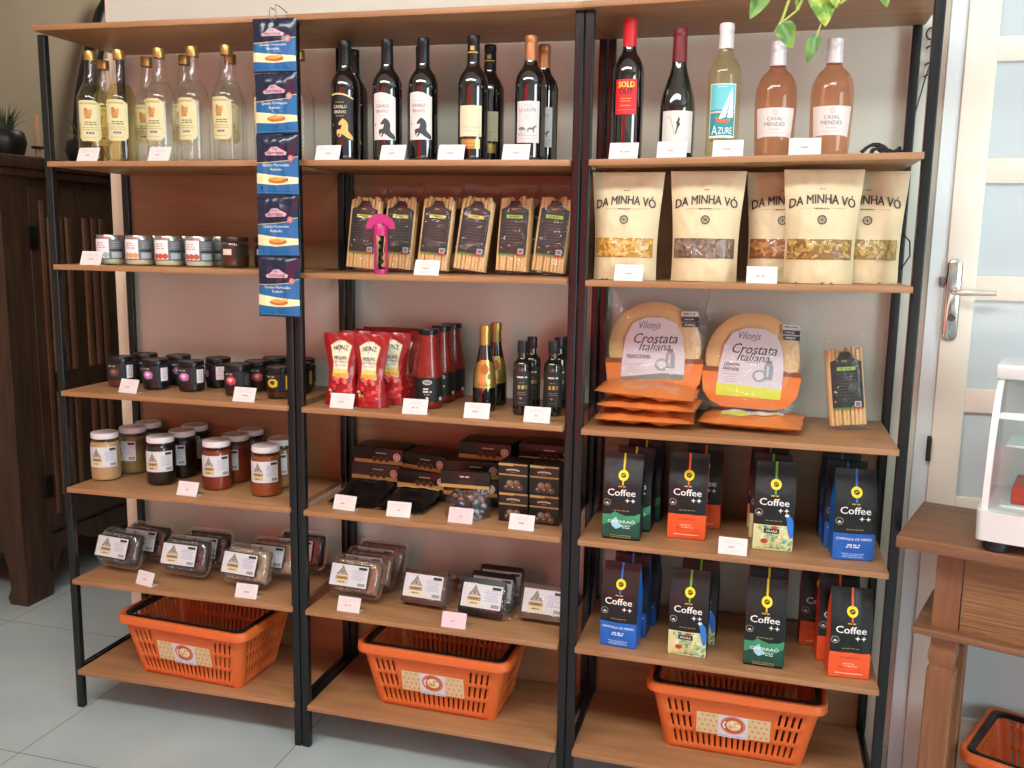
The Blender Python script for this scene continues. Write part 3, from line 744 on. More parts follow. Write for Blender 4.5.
def small_label(c1, c2, c3='#e8e4ea', h=.050):
    a = Art(); w = .115; a.rect(0, 0, w, h, '#1b1c1e', 0)
    a.lines(-.018, h * .34, .034, 1, 1, .004, '#9a958c', 1, 3)
    a.poly([(-.030, .0), (-.020, .010), (-.004, .011), (.004, .004), (.002, -.010), (-.012, -.014), (-.024, -.009)], c1, 1); a.poly([(-.022, .001), (-.012, .007), (-.003, .003), (-.010, -.007)], c2, 2)
    a.rect(.038, .0, .024, h * .78, c3, 1); a.lines(.038, h * .3, .018, 6, h * .11, .0015, '#8f9098', 2, 4)
    return a
dark_c = content('dark_jelly', '#1d1411', .4)
sj = {'pink': Kind(jar(.0375, .094, dark_c, M_lidblack, small_label('#b76aa8', '#e0c6dc'), .90, name='jelly_jar', lidh=.013)),
      'rust': Kind(jar(.0375, .094, content('rust_jelly', '#6a2f1c', .4), M_lidblack, small_label('#5a3a30', '#8d6a58'), .90, name='jelly_jar', lidh=.013)),
      'red': Kind(jar(.0375, .094, content('red_jelly', '#3a1012', .4), M_lidblack, small_label('#c2414a', '#e3b2b0', '#2a2628'), .90, name='jelly_jar', lidh=.013)),
      'yellow': Kind(jar(.0360, .094, content('brown_jelly', '#50280f', .4), M_lidblack, small_label('#d8bc2c', '#403814', '#d8bc2c'), .90, name='jelly_jar', lidh=.013))}
G = 'small black lidded jelly jars'
for k, x, y, rz, lab in (('rust', .125, .140, .1, 'small black lidded jar with rusty contents, front left corner'), ('pink', .252, .130, 0, 'small dark jar with pink label, front row left'), ('pink', .366, .137, 0, 'small dark jar with pink label, front row right'),
                         ('pink', .145, .228, .7, 'small black lidded jar behind the rusty one'), ('pink', .258, .232, .6, 'small black lidded jar behind the left pink labelled jar'), ('pink', .398, .225, -.6, 'small black lidded jar behind the right pink labelled jar'),
                         ('red', .524, .125, 0, 'small dark jar with red label behind the bright price card'), ('red', .536, .212, .5, 'small dark jar, second back behind the red labelled jar'), ('red', .545, .298, .5, 'small dark jar, third back behind the red labelled jar'),
                         ('red', .636, .300, .5, 'small dark jar at the back right corner of the left bay'), ('yellow', .655, .124, 0, 'small dark jar with yellow label against the bay post'), ('yellow', .668, .215, .4, 'small dark jar behind the yellow labelled jar')):
    x -= .038 * (1.947 - x) / 2.45
    sj[k].put(lab, (x, y, ztop(0, 3, x)), rz + .3, group=G)
def spread_label(c):
    a = Art(); w, h = .125, .056; a.rect(0, 0, w, h, '#6c7074', 0); a.rect(-.014, .002, .044, h * .96, '#e9e6ea', 1); a.lines(-.016, .018, .030, 3, .0065, .003, '#b98a90', 2, 3)
    for k in range(3): a.ell(-.028 + k * .014, -.016, .008, .008, c, 2, 14)
    a.rect(.030, -.002, .038, .005, '#26282b', 2); a.lines(.031, .02, .03, 3, .006, .002, '#9ea4a8', 2, 5); a.rect(.030, -.016, .030, .016, '#a8b4ba', 2); a.rect(-.05, 0, .02, h * .98, '#8f9296', 1)
    return a
wc = content('cream_spread', '#d8d2ae', .05)
sp = [Kind(jar(.0385, .089, wc, M_lidsilver, spread_label(c), .90, name='spread_jar', lidh=.012)) for c in ('#9db8b0', '#d8a060', '#d04a3c', '#b85848')]
spd = Kind(jar(.0385, .089, content('brown_sauce', '#4a2417', .3), mat('brown_lid', '#3a2c28', .3, .4), Art().rect(-.012, 0, .026, .016, '#d8d0bc', 0).rect(.03, .0, .04, .03, '#23211f', 0), .90, name='spread_jar', lidh=.013))
G = 'short spread jars on the second shelf'
for k, x, y, rz, lab in ((0, .110, .105, .1, 'short cream spread jar with blue green fruit label, leftmost'), (1, .208, .105, .1, 'short cream spread jar with orange fruit label'), (2, .305, .105, .1, 'short cream spread jar with bright red fruit label'), (3, .405, .105, .1, 'short cream spread jar with dark red fruit label'),
                         (2, .192, .20, -.6, 'short cream spread jar behind the leftmost pair'), (3, .300, .20, -.6, 'short cream spread jar at the back, right of the bright red label'), (3, .415, .20, -.6, 'short cream spread jar at the back, left of the brown jar')):
    sp[k].put(lab, (x, y, ztop(0, 2, x)), rz + .25, group=G)
for x, y, lab in ((.520, .10, 'short brown sauce jar left of the hanging blue sachets'), (.570, .19, 'short brown sauce jar at the back, left of the blue sachets'), (.664, .15, 'short brown sauce jar right of the hanging sachets, by the post')):
    spd.put(lab, (x, y, ztop(0, 2, x)), .3, group=G)
# ------------------------------------------------------------------ pouches and packs
def pouch(root, name, mats, W, T, H, nu=16, nv=20, wr=0.0, seed=0, back=None, topflat=0.02, amp_scale=9.0):
    """W(v) half width, T(u,v) half depth; returns the front surface as a function of x, z"""
    off = Vector((seed * 3.1, seed * 1.7, 0))
    def F(u, v, s):
        x = u * W(v); z = v * H
        n = noise.noise(Vector((u * 1.6, v * amp_scale * .35, s * 2.0)) + off) * wr + noise.noise(Vector((u * 5.0, v * amp_scale, s * 3.0)) + off) * wr * .5
        e = (1 - u * u) * min(1.0, (1 - v) * 10 + .3)
        return Vector((x, -s * T(u, v) - s * n * e, z))
    bm = bmesh.new(); us = [math.sin(a) for a in rng(-PI / 2, PI / 2, nu)]; vs = rng(0, 1, nv)
    surf(bm, lambda u, v: F(u, v, 1), us, vs)
    surf(bm, lambda u, v: F(-u, v, -1), us, vs)
    surf(bm, lambda u, v: (u * W(0), v * T(u, 0), 0), us, [1, -1])
    bmesh.ops.remove_doubles(bm, verts=bm.verts, dist=0.0002)
    bmesh.ops.recalc_face_normals(bm, faces=bm.faces)
    finish(name, bm, mats, root, angle=60)
    def A(x, z, o):
        v = max(0, min(1, z / H)); u = max(-1, min(1, x / W(v))); p = F(u, v, 1); p.y -= o * 3.5; return p
    return A

# pasta pouches
M_kraft = mat('kraft_paper', '#d8c6a0', 0.5, noise_amt=.05, noise_scale=12, bump=.25, bump_scale=30)
def pasta_pouch(win, win2, seed):
    root = thing('pasta_pouch', 'p', 'pouch'); H = .258
    W = lambda v: .077 - .002 * math.sin(PI * min(1, v * 1.25)) + .011 * v * v
    T = lambda u, v: (.040 * (1 - v) ** .55 * (1 - abs(u) ** 3) + .0012) * (.78 + .5 * math.sin(PI * min(1, v + .12)))
    F = pouch(root, 'pouch_body', M_kraft, W, T, H, 36, 56, .007, seed)
    a = Art()
    a.rect(-.002, .077, .140, .046, win, 0)
    R = random.Random(seed)
    for k in range(75):
        x, z, t = R.uniform(-.066, .062), R.uniform(.060, .094), R.uniform(0, PI)
        l, w = R.uniform(.005, .009), R.uniform(.0022, .0034)
        dx, dz = math.cos(t), math.sin(t)
        a.poly([(x - dx * l - dz * w, z - dz * l + dx * w), (x + dx * l - dz * w, z + dz * l + dx * w), (x + dx * l + dz * w, z + dz * l - dx * w), (x - dx * l + dz * w, z - dz * l - dx * w)], win2[k % len(win2)], 1 + k % 5)
    arch = lambda x, y: (x, y - 2.2 * x * x + .004)
    a.text('DA MINHA VÓ', -.001, .190, .0265, '#34322f', 1, w=.144, bold=.022, warp=arch)
    a.lines(-.001, .214, .018, 1, 1, .002, '#8a7a5c', 1, 3)
    a.stroke([(-.05, .1695), (.05, .1695)], .0006, '#8a7a5c', 1); a.lines(-.001, .1695, .035, 1, 1, .0022, '#6a5d48', 2, 6)
    a.ring(-.001, .1435, .0105, .0024, '#3c3a38', 1, 20); a.ell(-.001, .1435, .0024, .0024, '#3c3a38', 1, 10)
    for t in range(8):
        c, s_ = math.cos(t * PI / 4), math.sin(t * PI / 4); a.stroke([(-.001 + .003 * c, .1435 + .003 * s_), (-.001 + .0095 * c, .1435 + .0095 * s_)], .0013, '#3c3a38', 2)
    a.build('print', root, F, .012, .012, .4)
    wd = Art(); wd.rect(-.002, .077, .142, .048, '#ffffff', 0)
    o = wd.build('window', root, F, .012, .012, off=.0030); o.data.materials[0] = M_film
    return root
pp = [('#b88636', ['#dcae58', '#cf9c42', '#e3bd70'], 1, 1.613, .075, -.02, 'kraft pasta pouch with bright yellow twists in its window, leftmost'),
      ('#6a5348', ['#8a7262', '#7b6455', '#977e6c'], 2, 1.803, .072, .02, 'kraft pasta pouch with brown wholemeal pasta in its window'),
      ('#8c5c34', ['#b5803f', '#a06a3c', '#c08e54'], 3, 1.978, .135, .0, 'kraft pasta pouch half hidden behind the mixed pasta pouch, at its left'),
      ('#8a6a34', ['#c09a4c', '#d0b068', '#8a5a30', '#b08a40'], 4, 2.062, .065, .03, 'kraft pasta pouch with mixed coloured pasta, in front of two others'),
      ('#94793f', ['#b89c5e', '#a98d4e', '#c4aa6c'], 5, 2.166, .130, .0, 'kraft pasta pouch with pale tubes in its window, rightmost')]
for w1, w2, sd_, x, y, rz, lab in pp:
    o = pasta_pouch(w1, w2, sd_); o.location = (x, y, ztop(2, 2, x)); o.rotation_euler = (-.03, 0, rz); o['label'] = lab; o['group'] = 'kraft pasta pouches'

# tomato sauce pouches
M_redfoil = mat('red_foil', '#98191f', 0.28, noise_amt=.15, noise_scale=10, bump=.35, bump_scale=35, coat=.3)
def tomato_pouch(seed):
    root = thing('sauce_pouch', 'p', 'pouch'); H = .196
    W = lambda v: .050 - .013 * math.sin(PI * min(1, v * 1.1)) ** 1.5 + .002 * v
    T = lambda u, v: .027 * (1 - v) ** .8 * (1 - abs(u) ** 3) + .0010
    F = pouch(root, 'pouch_body', M_redfoil, W, T, H, 34, 50, .006, seed, amp_scale=13)
    a = Art()
    plate = [(-.022, .168), (-.010, .176), (.010, .176), (.022, .168), (.030, .163), (.027, .150), (.020, .115), (.020, .095), (.022, .075), (.0, .070), (-.022, .075), (-.020, .095), (-.020, .115), (-.027, .150), (-.030, .163)]
    a.poly(plate, '#e6dcc0', 0)
    a.stroke(plate + plate[:1], .0018, '#c9a860', 1)
    arch = lambda x, y: (x, y - 6 * x * x)
    a.text('HEINZ', 0, .158, .0125, '#2e2c34', 2, w=.040, bold=.012, warp=arch)
    a.text('MOLHO', 0, .130, .0100, '#3a3f55', 2, w=.034, bold=.02); a.text('DE TOMATE', 0, .1185, .0060, '#4a4f66', 2, w=.034); a.text('TRADICIONAL', 0, .1095, .0048, '#6a6f80', 2, w=.032)
    a.poly([(-.020, .100), (.020, .100), (.022, .088), (-.022, .088)], '#d9c26c', 1); a.poly([(-.022, .088), (.022, .088), (.023, .076), (-.023, .076)], '#e2a04a', 1)
    R = random.Random(seed)
    for k in range(26): a.ell(R.uniform(-.028, .028), R.uniform(.018, .075), R.uniform(.004, .009), R.uniform(.004, .008), R.choice(['#c8262a', '#d8423a', '#b01c22', '#e0605a']), 2 + k % 4, 10)
    for k in range(5): a.ell(-.018 + R.uniform(-.008, .008), .036 + R.uniform(-.01, .01), .0045, .003, R.choice(['#6f8a3e', '#a8b070', '#dcd2b8']), 7, 8)
    a.build('print', root, F, .010, .010, .35)
    return root
tk = Kind(tomato_pouch(3)); n = 0
ords = ['front', 'second', 'third', 'rearmost']
for col, (x, lab) in enumerate(((.862, 'left row'), (.946, 'right row'))):
    for r in range(4):
        y = .085 + r * .068 + .012 * (1 - col) * 0
        tk.put('red tomato sauce pouch, %s of the %s' % (ords[r], lab), (x - .014 + r * .004 + (.03 if r and col else 0) + (.012 if r and not col else 0), y, ztop(1, 3, x)), rot=(-.05 - .01 * r, 0, .10 - .06 * col + (.1 if r % 2 else -.05) * (r > 0)), group='red tomato sauce pouches')

# tomato sauce bottles
pr = sm([(0, 0), (.034, 0), (.0385, .004), (.039, .03), (.039, .085), (.0375, .105), (.030, .150), (.0265, .19), (.0260, .205), (0, .205)], 2)
def sauce_bottle():
    root = bottle('sauce_bottle', pr, film('sauce_glass', '#f6e9e6', 1.5, rough=.02), [('sauce', [(0, .003)] + [(r * .96, max(.003, z)) for r, z in pr if r > .001 and z < .200] + [(0, .199)], content('tomato_passata', '#8c261c', .12, 25)),
                  ('lid', [(.0255, .200), (.0285, .201), (.0285, .2125), (.0275, .2145), (0, .2145)], M_lidblack)])
    a = Art(); a.rect(0, .032, .105, .064, '#17181a', 0); a.ell(-.004, .052, .0125, .0065, '#d8d4cc', 1); a.ell(-.004, .052, .0105, .0048, '#8b8478', 2)
    a.lines(-.004, .034, .030, 2, .0075, .0045, '#cfcac2', 1, 3); a.lines(-.004, .019, .024, 1, 1, .003, '#8b8a88', 1, 4); a.ell(-.004, .009, .004, .004, '#cfcac2', 1, 12); a.rect(.036, .006, .010, .009, '#c8d4e0', 1)
    a.build('label', root, cyl(.0391, .022), .005)
    return root
sk = Kind(sauce_bottle())
for x, y, lab in ((1.098, .130, 'bottle of red tomato sauce with black lid, front of three'), (1.098, .235, 'bottle of red tomato sauce, middle of three in a row'), (1.101, .312, 'bottle of red tomato sauce, rearmost of three in a row')):
    x -= .016
    sk.put(lab, (x, y, ztop(1, 3, x)), .38, group='bottles of tomato sauce')
# small sparkling bottles with gold tops
pr2 = sm([(0, 0), (.027, 0), (.0315, .004), (.0318, .03), (.0318, .075), (.0285, .105), (.0210, .140), (.0155, .170), (.0135, .185), (.0130, .222), (0, .222)], 2)
def sparkling():
    root = bottle('sparkling_bottle', pr2, M_dark_glass, [('gold_foil', [(.0150, .176), (.0152, .179), (.0142, .205), (.0142, .206), (.0155, .2065), (.0155, .2225), (.0145, .2285), (0, .229)], M_gold)])
    prr = lambda z: next((a[0] + (b[0] - a[0]) * (z - a[1]) / (b[1] - a[1]) for a, b in zip(pr2[5:], pr2[6:]) if b[1] > a[1] and a[1] <= z <= b[1]), .02) + .0004
    def Fc(x, z, o):
        r = prr(.064 + z) + o; t = x / .03; return (r * math.sin(t), -r * math.cos(t), .064 + z)
    a = Art(); a.poly([(-.033, 0), (.033, 0), (.036, .062), (.012, .074), (-.012, .074), (-.036, .062)], '#cfae62', 0); a.ell(0, .050, .012, .014, '#b0642e', 1); a.poly([(-.02, .036), (.018, .034), (.022, .020), (-.018, .014)], '#dfc07c', 1); a.ell(.012, .03, .005, .008, '#6a7a34', 2)
    a.lines(0, .008, .04, 1, 1, .003, '#8a6a2c', 1, 3)
    a.build('label', root, Fc, .004, .006, .3, metal={'#cfae62': 1, '#dfc07c': 1})
    return root
spk = Kind(sparkling())
spk.put('gold topped dark bottle with gold label, in front', (1.236, .147, ztop(1, 3, 1.246)), .3, group='gold topped dark bottles')
spk.put('gold topped dark bottle with gold label, standing behind its twin', (1.240, .238, ztop(1, 3, 1.249)), .3, group='gold topped dark bottles')
# olive oil bottles
pr3 = sm([(0, 0), (.021, 0), (.0238, .003), (.0242, .02), (.0242, .128), (.0225, .139), (.013, .148), (.0118, .154), (.0115, .172), (0, .172)], 2)
def oil():
    root = bottle('oil_bottle', pr3, mat('dark_olive_glass', '#10150c', .05, coat=.5, ior=1.7), [('cap', [(.0135, .165), (.0138, .166), (.0138, .193), (.0128, .1955), (0, .1955)], mat('dark_bottle_cap', '#2b2e30', .3, .4))])
    a = Art(); a.rect(0, .046, .060, .092, '#2b2c2a', 0); a.lines(0, .076, .028, 1, 1, .004, '#d9d5cc', 1, 2); a.lines(0, .062, .022, 1, 1, .002, '#8a8578', 1, 3); a.rect(-.008, .050, .007, .010, '#a78a48', 1); a.rect(.002, .050, .007, .010, '#bfa25c', 1); a.rect(.011, .050, .005, .010, '#8f7438', 1)
    a.lines(0, .036, .026, 2, .005, .0014, '#8a8578', 1, 5); a.ell(-.003, .021, .004, .003, '#b8605a', 1, 10); a.lines(0, .009, .022, 1, 1, .0014, '#77746a', 1, 6)
    a.build('label', root, cyl(.0243, .026), .004)
    return root
ok_ = Kind(oil())
for x, y, lab in ((1.353, .121, 'dark olive oil bottle, left one of the front pair'), (1.353, .222, 'dark olive oil bottle, behind the left one'), (1.432, .134, 'dark olive oil bottle, right one of the front pair'), (1.424, .245, 'dark olive oil bottle, behind the right one')):
    x -= .006
    ok_.put(lab, (x, y, ztop(1, 3, x)), .25, group='olive oil bottles')
root = thing('oil_bottle', 'olive oil bottle with pink box top, rearmost by the shelf post', 'bottle', (1.437, .318, ztop(1, 3, 1.43)), 0)
bm = bmesh.new(); box(bm, -.024, -.024, 0, .024, .024, .19, 0, .002); finish('carton', bm, mat('dark_carton', '#2a2c2e', .4), root)
bm = bmesh.new(); box(bm, -.013, -.013, .19, .013, .013, .218, 0, .002); finish('carton_top', bm, mat('pink_card', '#d89a9a', .5), root)
root['label'] = 'dark carton with small pink top behind the olive oil bottles'; root['category'] = 'carton'; root.name = 'oil_carton'

# breadstick packs
M_stick = mat('baked_breadstick', '#dfb880', .6, noise_amt=.18, noise_scale=60)
def breadstick_pack(green, seed):
    root = thing('breadstick_pack', 'p', 'breadsticks'); R = random.Random(seed)
    bm = bmesh.new()
    for k in range(9):
        for row in range(3):
            x = -.038 + k * .0095 + R.uniform(-.001, .001); y = -.010 + row * .0095
            h = .196 + R.uniform(-.008, .006)
            tube(bm, [(x, y, .008), (x + R.uniform(-.0008, .0008), y, h * .5), (x + R.uniform(-.0012, .0012), y, h)], .0044, 7)
    st = finish('breadsticks', bm, M_stick, root, angle=50)
    a = Art(); w = .037
    a.poly([(-w, .047), (w, .047), (w, .165), (w * .55, .172), (w * .3, .188), (-w * .3, .188), (-w * .55, .172), (-w, .165)], '#1e1f20', 0)
    for k in range(14): t = k * PI / 13; a.ell(.021 * math.cos(t), .166 + .016 * math.sin(t), .0012, .0012, '#4a4236', 1, 6)
    a.ell(0, .165, .019, .008, '#332c22', 1); a.lines(0, .166, .026, 1, 1, .004, '#9a8458', 2, 3)
    a.rect(0, .147, .044, .0085, '#8fbf3e' if green else '#cdbb3c', 1); a.lines(0, .147, .036, 1, 1, .003, '#3a4a1c', 2, 4)
    a.lines(0, .134, .05, 9, .0075, .0012, '#5d5c58', 1, seed)
    a.rect(0, .049, .074, .004, '#5f8a3c', 1); a.rect(.022, .049, .022, .004, '#c03a30', 2); a.rect(.023, .059, .015, .013, '#c9c9cc', 1); a.rect(.023, .059, .011, .009, '#6a6a70', 2)
    a.ell(-.030, .066, .0018, .0022, '#c89a3c', 1, 8)
    a.build('label', root, flat(-.0165))
    H = .232
    W = lambda v: .0475 + .003 * math.sin(v * 40) * (v > .85)
    T = lambda u, v: (.0195 * (1 - abs(u) ** 6) if v < .84 else .0195 * max(0, (1 - v) / .16) * (1 - abs(u) ** 6)) + .0008
    pouch(root, 'wrapper', M_film, W, T, H, 18, 34, .0055, seed, amp_scale=20)
    return root
gk1, gk2 = Kind(breadstick_pack(False, 4)), Kind(breadstick_pack(True, 9))
G = 'breadstick packs on the second shelf'
for k, x, y, ry, rz, lab in ((gk1, .880, .15, .07, .03, 'breadstick pack with yellow band, partly behind the pink corkscrew'), (gk1, .978, .165, .07, .03, 'breadstick pack with yellow band, right of the pink corkscrew'),
                         (gk1, 1.088, .145, .09, .04, 'breadstick pack with yellow band behind the price card'), (gk1, 1.192, .140, .12, .04, 'breadstick pack with yellow band, fourth from left'),
                         (gk2, 1.306, .150, .04, -.02, 'breadstick pack with green band, left of the two'), (gk2, 1.405, .140, .10, .02, 'breadstick pack with green band, at the post')):
    k.put(lab, (x, y, ztop(1, 2, x) + .003), rot=(-.10, ry, rz), group=G)
for k, x, y, lab in ((gk1, .935, .235, 'breadstick pack at the back, between the first two'), (gk1, 1.150, .235, 'breadstick pack at the back, between third and fourth'), (gk2, 1.36, .235, 'breadstick pack at the back, between the green banded ones')):
    k.put(lab, (x, y, ztop(1, 2, x) + .003), rot=(-.10, .04, .2), group=G)
gk2.put('breadstick pack standing alone right of the flatbread bags', (2.166, .195, ztop(2, 3, 2.17) + .004), rot=(-.20, -.09, .14), group='breadstick packs')

# pink corkscrew
root = thing('corkscrew', 'bright pink plastic corkscrew in front of the breadstick packs', 'corkscrew', (.979, .052, ztop(1, 2, .979)), .3)
M_pink = mat('bright_pink_plastic', '#b92a6e', 0.3, coat=.2)
bm = bmesh.new()
for s in (-1, 1):
    lp = [(.0185 * math.cos(a), .0185 * math.sin(a)) for a in rng(-.62, .62, 6)] + [(.0150 * math.cos(a), .0150 * math.sin(a)) for a in rng(.62, -.62, 6)]
    prism(bm, [(s * x, s * y) for x, y in lp], 0, .112)
lathe(bm, [(.0150, 0), (.0190, 0), (.0190, .012), (.0150, .012), (.0150, 0)], 24)
lathe(bm, [(.0150, .098), (.0188, .098), (.0188, .122), (.016, .127), (0, .127)], 24)
finish('body', bm, M_pink, root)
bm = bmesh.new()
arc = [(.038 * math.cos(a), .038 * math.sin(a)) for a in rng(0, PI, 18)]
inn = [(.021 * math.cos(a), .014 * math.sin(a)) for a in rng(PI, 0, 10)]
loop = arc + inn
loft(bm, [[(x, y, .116 + z) for x, z in loop] for y in (-.007, -.0085, .0085, .007)], 0, True, True, True)
finish('handle', bm, M_pink, root, angle=40)
bm = bmesh.new(); tube(bm, [(.0055 * math.cos(t * .9), .0055 * math.sin(t * .9), .012 + t * .0028) for t in range(34)], .0022, 7)
finish('spiral', bm, mat('dark_spiral_steel', '#2a2a2c', .3, .6), root)

# flatbread bags
M_orangebag = mat('orange_printed_film', '#d47a3e', .32, noise_amt=.22, noise_scale=18, bump=.5, bump_scale=30)
M_flat = mat('baked_flatbread', '#d2ab74', .7, noise_amt=.22, noise_scale=14)
def flatbread_bag(lemon, seed):
    root = thing('flatbread_bag', 'p', 'flatbread bag')
    R0 = .112
    bm = bmesh.new()
    for k in range(4):
        lathe(bm, sm([(0, -.004), (R0 - .006, -.004), (R0, 0), (R0 - .006, .004), (0, .004)], 1), 44, 0, 0, 0, k * .0085 - .012)
    bmesh.ops.rotate(bm, verts=bm.verts, cent=(0, 0, 0), matrix=Matrix.Rotation(PI / 2, 3, 'X'))
    bmesh.ops.translate(bm, verts=bm.verts, vec=(0, 0, R0 + .012))
    finish('flatbreads', bm, M_flat, root, angle=40)
    # printed lower half of the bag
    a = Art(); y0 = -.0205
    a.poly([(-.060, .003), (.060, .003), (.092, .016), (.110, .040), (.117, .086), (-.117, .086), (-.110, .040), (-.092, .016)], '#cf7232', 0)
    a.poly([(-.117, .086), (.117, .086), (.117, .098), (-.117, .098)], '#7c4020', 0)
    R = random.Random(seed)
    a.poly([(-.078, .030 if lemon else .048), (.072, .030 if lemon else .048), (.074, .10), (.068, .150), (.052, .182), (.02, .196), (-.02, .196), (-.052, .182), (-.068, .150), (-.076, .10)], '#c6c0c6', 1)
    if lemon: a.poly([(-.078, .030), (.072, .030), (.073, .054), (-.079, .060)], '#c3c83c', 2)
    else: a.poly([(-.078, .048), (.072, .048), (.072, .060), (.02, .063), (-.078, .052)], '#6d7268', 2)
    a.text('Vilonis', -.010, .178, .018, '#4a4b50', 3, w=.052, shear=.3); a.stroke([(-.006, .168), (.0, .165), (.008, .168)], .0015, '#6a6b70', 3)
    a.text('Crostata', .004, .146, .024, '#2e2f34', 3, w=.104, shear=.35, bold=.012); a.text('Italiana', .002, .126, .019, '#2e2f34', 3, w=.076, shear=.35, bold=.006); a.lines(0, .1135, .05, 1, 1, .0015, '#8a8a90', 3, 3)
    if lemon: a.text('LEMON', -.047, .106, .0085, '#2a2b30', 3, w=.036, bold=.03); a.text('PEPPER', -.047, .0945, .0085, '#2a2b30', 3, w=.038, bold=.03)
    else: a.text('TRADICIONAL', -.036, .102, .0095, '#2a2b30', 3, w=.060, bold=.03)
    a.lines(-.046, .083, .040, 4, .0062, .0014, '#8a8a90', 3, 5)
    a.ell(.020, .083, .017, .015, '#9298a0', 3); a.ell(.020, .084, .011, .009, '#c3c7cc', 4)
    a.poly([(.030, .075), (.050, .075), (.051, .108), (.046, .116), (.034, .116), (.029, .108)], '#8a9098', 4); a.rect(.040, .118, .012, .006, '#6a7078', 5); a.rect(.038, .095, .005, .026, '#b8bdc4', 5)
    for k in range(3): a.rect(.083 + k * .001, .205 - k * .013, .040, .011, ('#c4c8cc', '#33363a', '#2c2f33')[k], 2); a.lines(.083, .205 - k * .013, .032, 1, 1, .003, ('#4a4d52', '#a4a8ac', '#a4a8ac')[k], 3, k + 2)
    def Fb(x, z, o): return (x, y0 - .006 * math.exp(-((z - .03) / .03) ** 2) - o - .004 * (1 - min(1, abs(x) / .12) ** 2), z)
    a.build('printed_front', root, Fb, .02, .008, .4)
    H = .286
    W = lambda v: .122 - .004 * math.sin(v * 9) - .006 * (v > .92)
    T = lambda u, v: (.030 * (1 - abs(u) ** 5) if v < .66 else .030 * max(0, (1 - v) / .34) ** .8 * (1 - abs(u) ** 5)) + .0010
    pouch(root, 'wrapper', M_film_soft, W, T, H, 18, 26, .006, seed, amp_scale=14)
    return root
def lying_bag(seed, label=False):
    root = thing('flatbread_bag', 'p', 'flatbread bag')
    bm = bmesh.new(); off = Vector((seed * 5.3, 1, 2))
    us = rng(-1, 1, 30); vs = rng(-1, 1, 18)
    def S(u, v, s):
        t = (1 - abs(u) ** 3.0) * (1 - abs(v) ** 3.0)
        n = noise.noise(Vector((u * 3.5, v * 3, s)) + off)
        sag = .012 * n * (1 - .4 * abs(u))
        return (u * .122 + .004 * noise.noise(Vector((v * 3, s, seed))), v * .112, .017 + s * (.0155 * t ** .7 + .009 * n * t ** .5) + (sag * .5 if abs(u) > .9 else 0))
    surf(bm, lambda u, v: S(u, v, 1), us, vs); surf(bm, lambda u, v: S(-u, v, -1), us, vs)
    bmesh.ops.remove_doubles(bm, verts=bm.verts, dist=.0002); bmesh.ops.recalc_face_normals(bm, faces=bm.faces)
    mn = min(v.co.z for v in bm.verts)
    for v in bm.verts: v.co.z -= mn
    finish('bag_body', bm, M_orangebag, root, angle=60)
    if label:
        a = Art(); a.rect(0, .0, .15, .12, '#d6d0d4', 0); a.text('Crostata', .004, .03, .024, '#3a3b40', 1, w=.104, shear=.35, bold=.012); a.text('Italiana', 0, .004, .018, '#3a3b40', 1, w=.07, shear=.35); a.rect(0, -.048, .15, .02, '#c3c83c', 1)
        a.build('print', root, lambda x, y, o: (x, y + .01, S(x / .122, (y + .01) / .112, 1)[2] - mn + o + .0006), .012, .012, .4)
    return root
z3 = ztop(2, 3, 1.7)
o = flatbread_bag(False, 11); o.scale = (1.08,) * 3; o.location = (1.682, .205, z3 + .050); o.rotation_euler = (-.13, -.03, .0); o['label'] = 'flatbread bag standing behind the pile, plain flavour with grey label edge'
o = flatbread_bag(True, 23); o.scale = (1.05,) * 3; o.location = (1.922, .205, ztop(2, 3, 1.92) + .036); o.rotation_euler = (-.13, .03, .0); o['label'] = 'flatbread bag with yellow green label edge, standing right of centre'
lk = Kind(lying_bag(1)); lk2 = Kind(lying_bag(5))
lk.put('orange flatbread bag lying lowest in the pile', (1.672, .150, z3), .04, group='orange flatbread bags in a pile')
lk2.put('orange flatbread bag lying in the middle of the pile', (1.684, .150, z3 + .033), -.05, group='orange flatbread bags in a pile')
lk.put('orange flatbread bag lying on top of the pile', (1.676, .146, z3 + .066), rot=(0.02, .05, -.02), group='orange flatbread bags in a pile')
o = lying_bag(9, True); o.location = (1.935, .178, ztop(2, 3, 1.93)); o.rotation_euler = (0, 0, -.08); o['label'] = 'flatbread bag lying flat in front, showing part of its label'
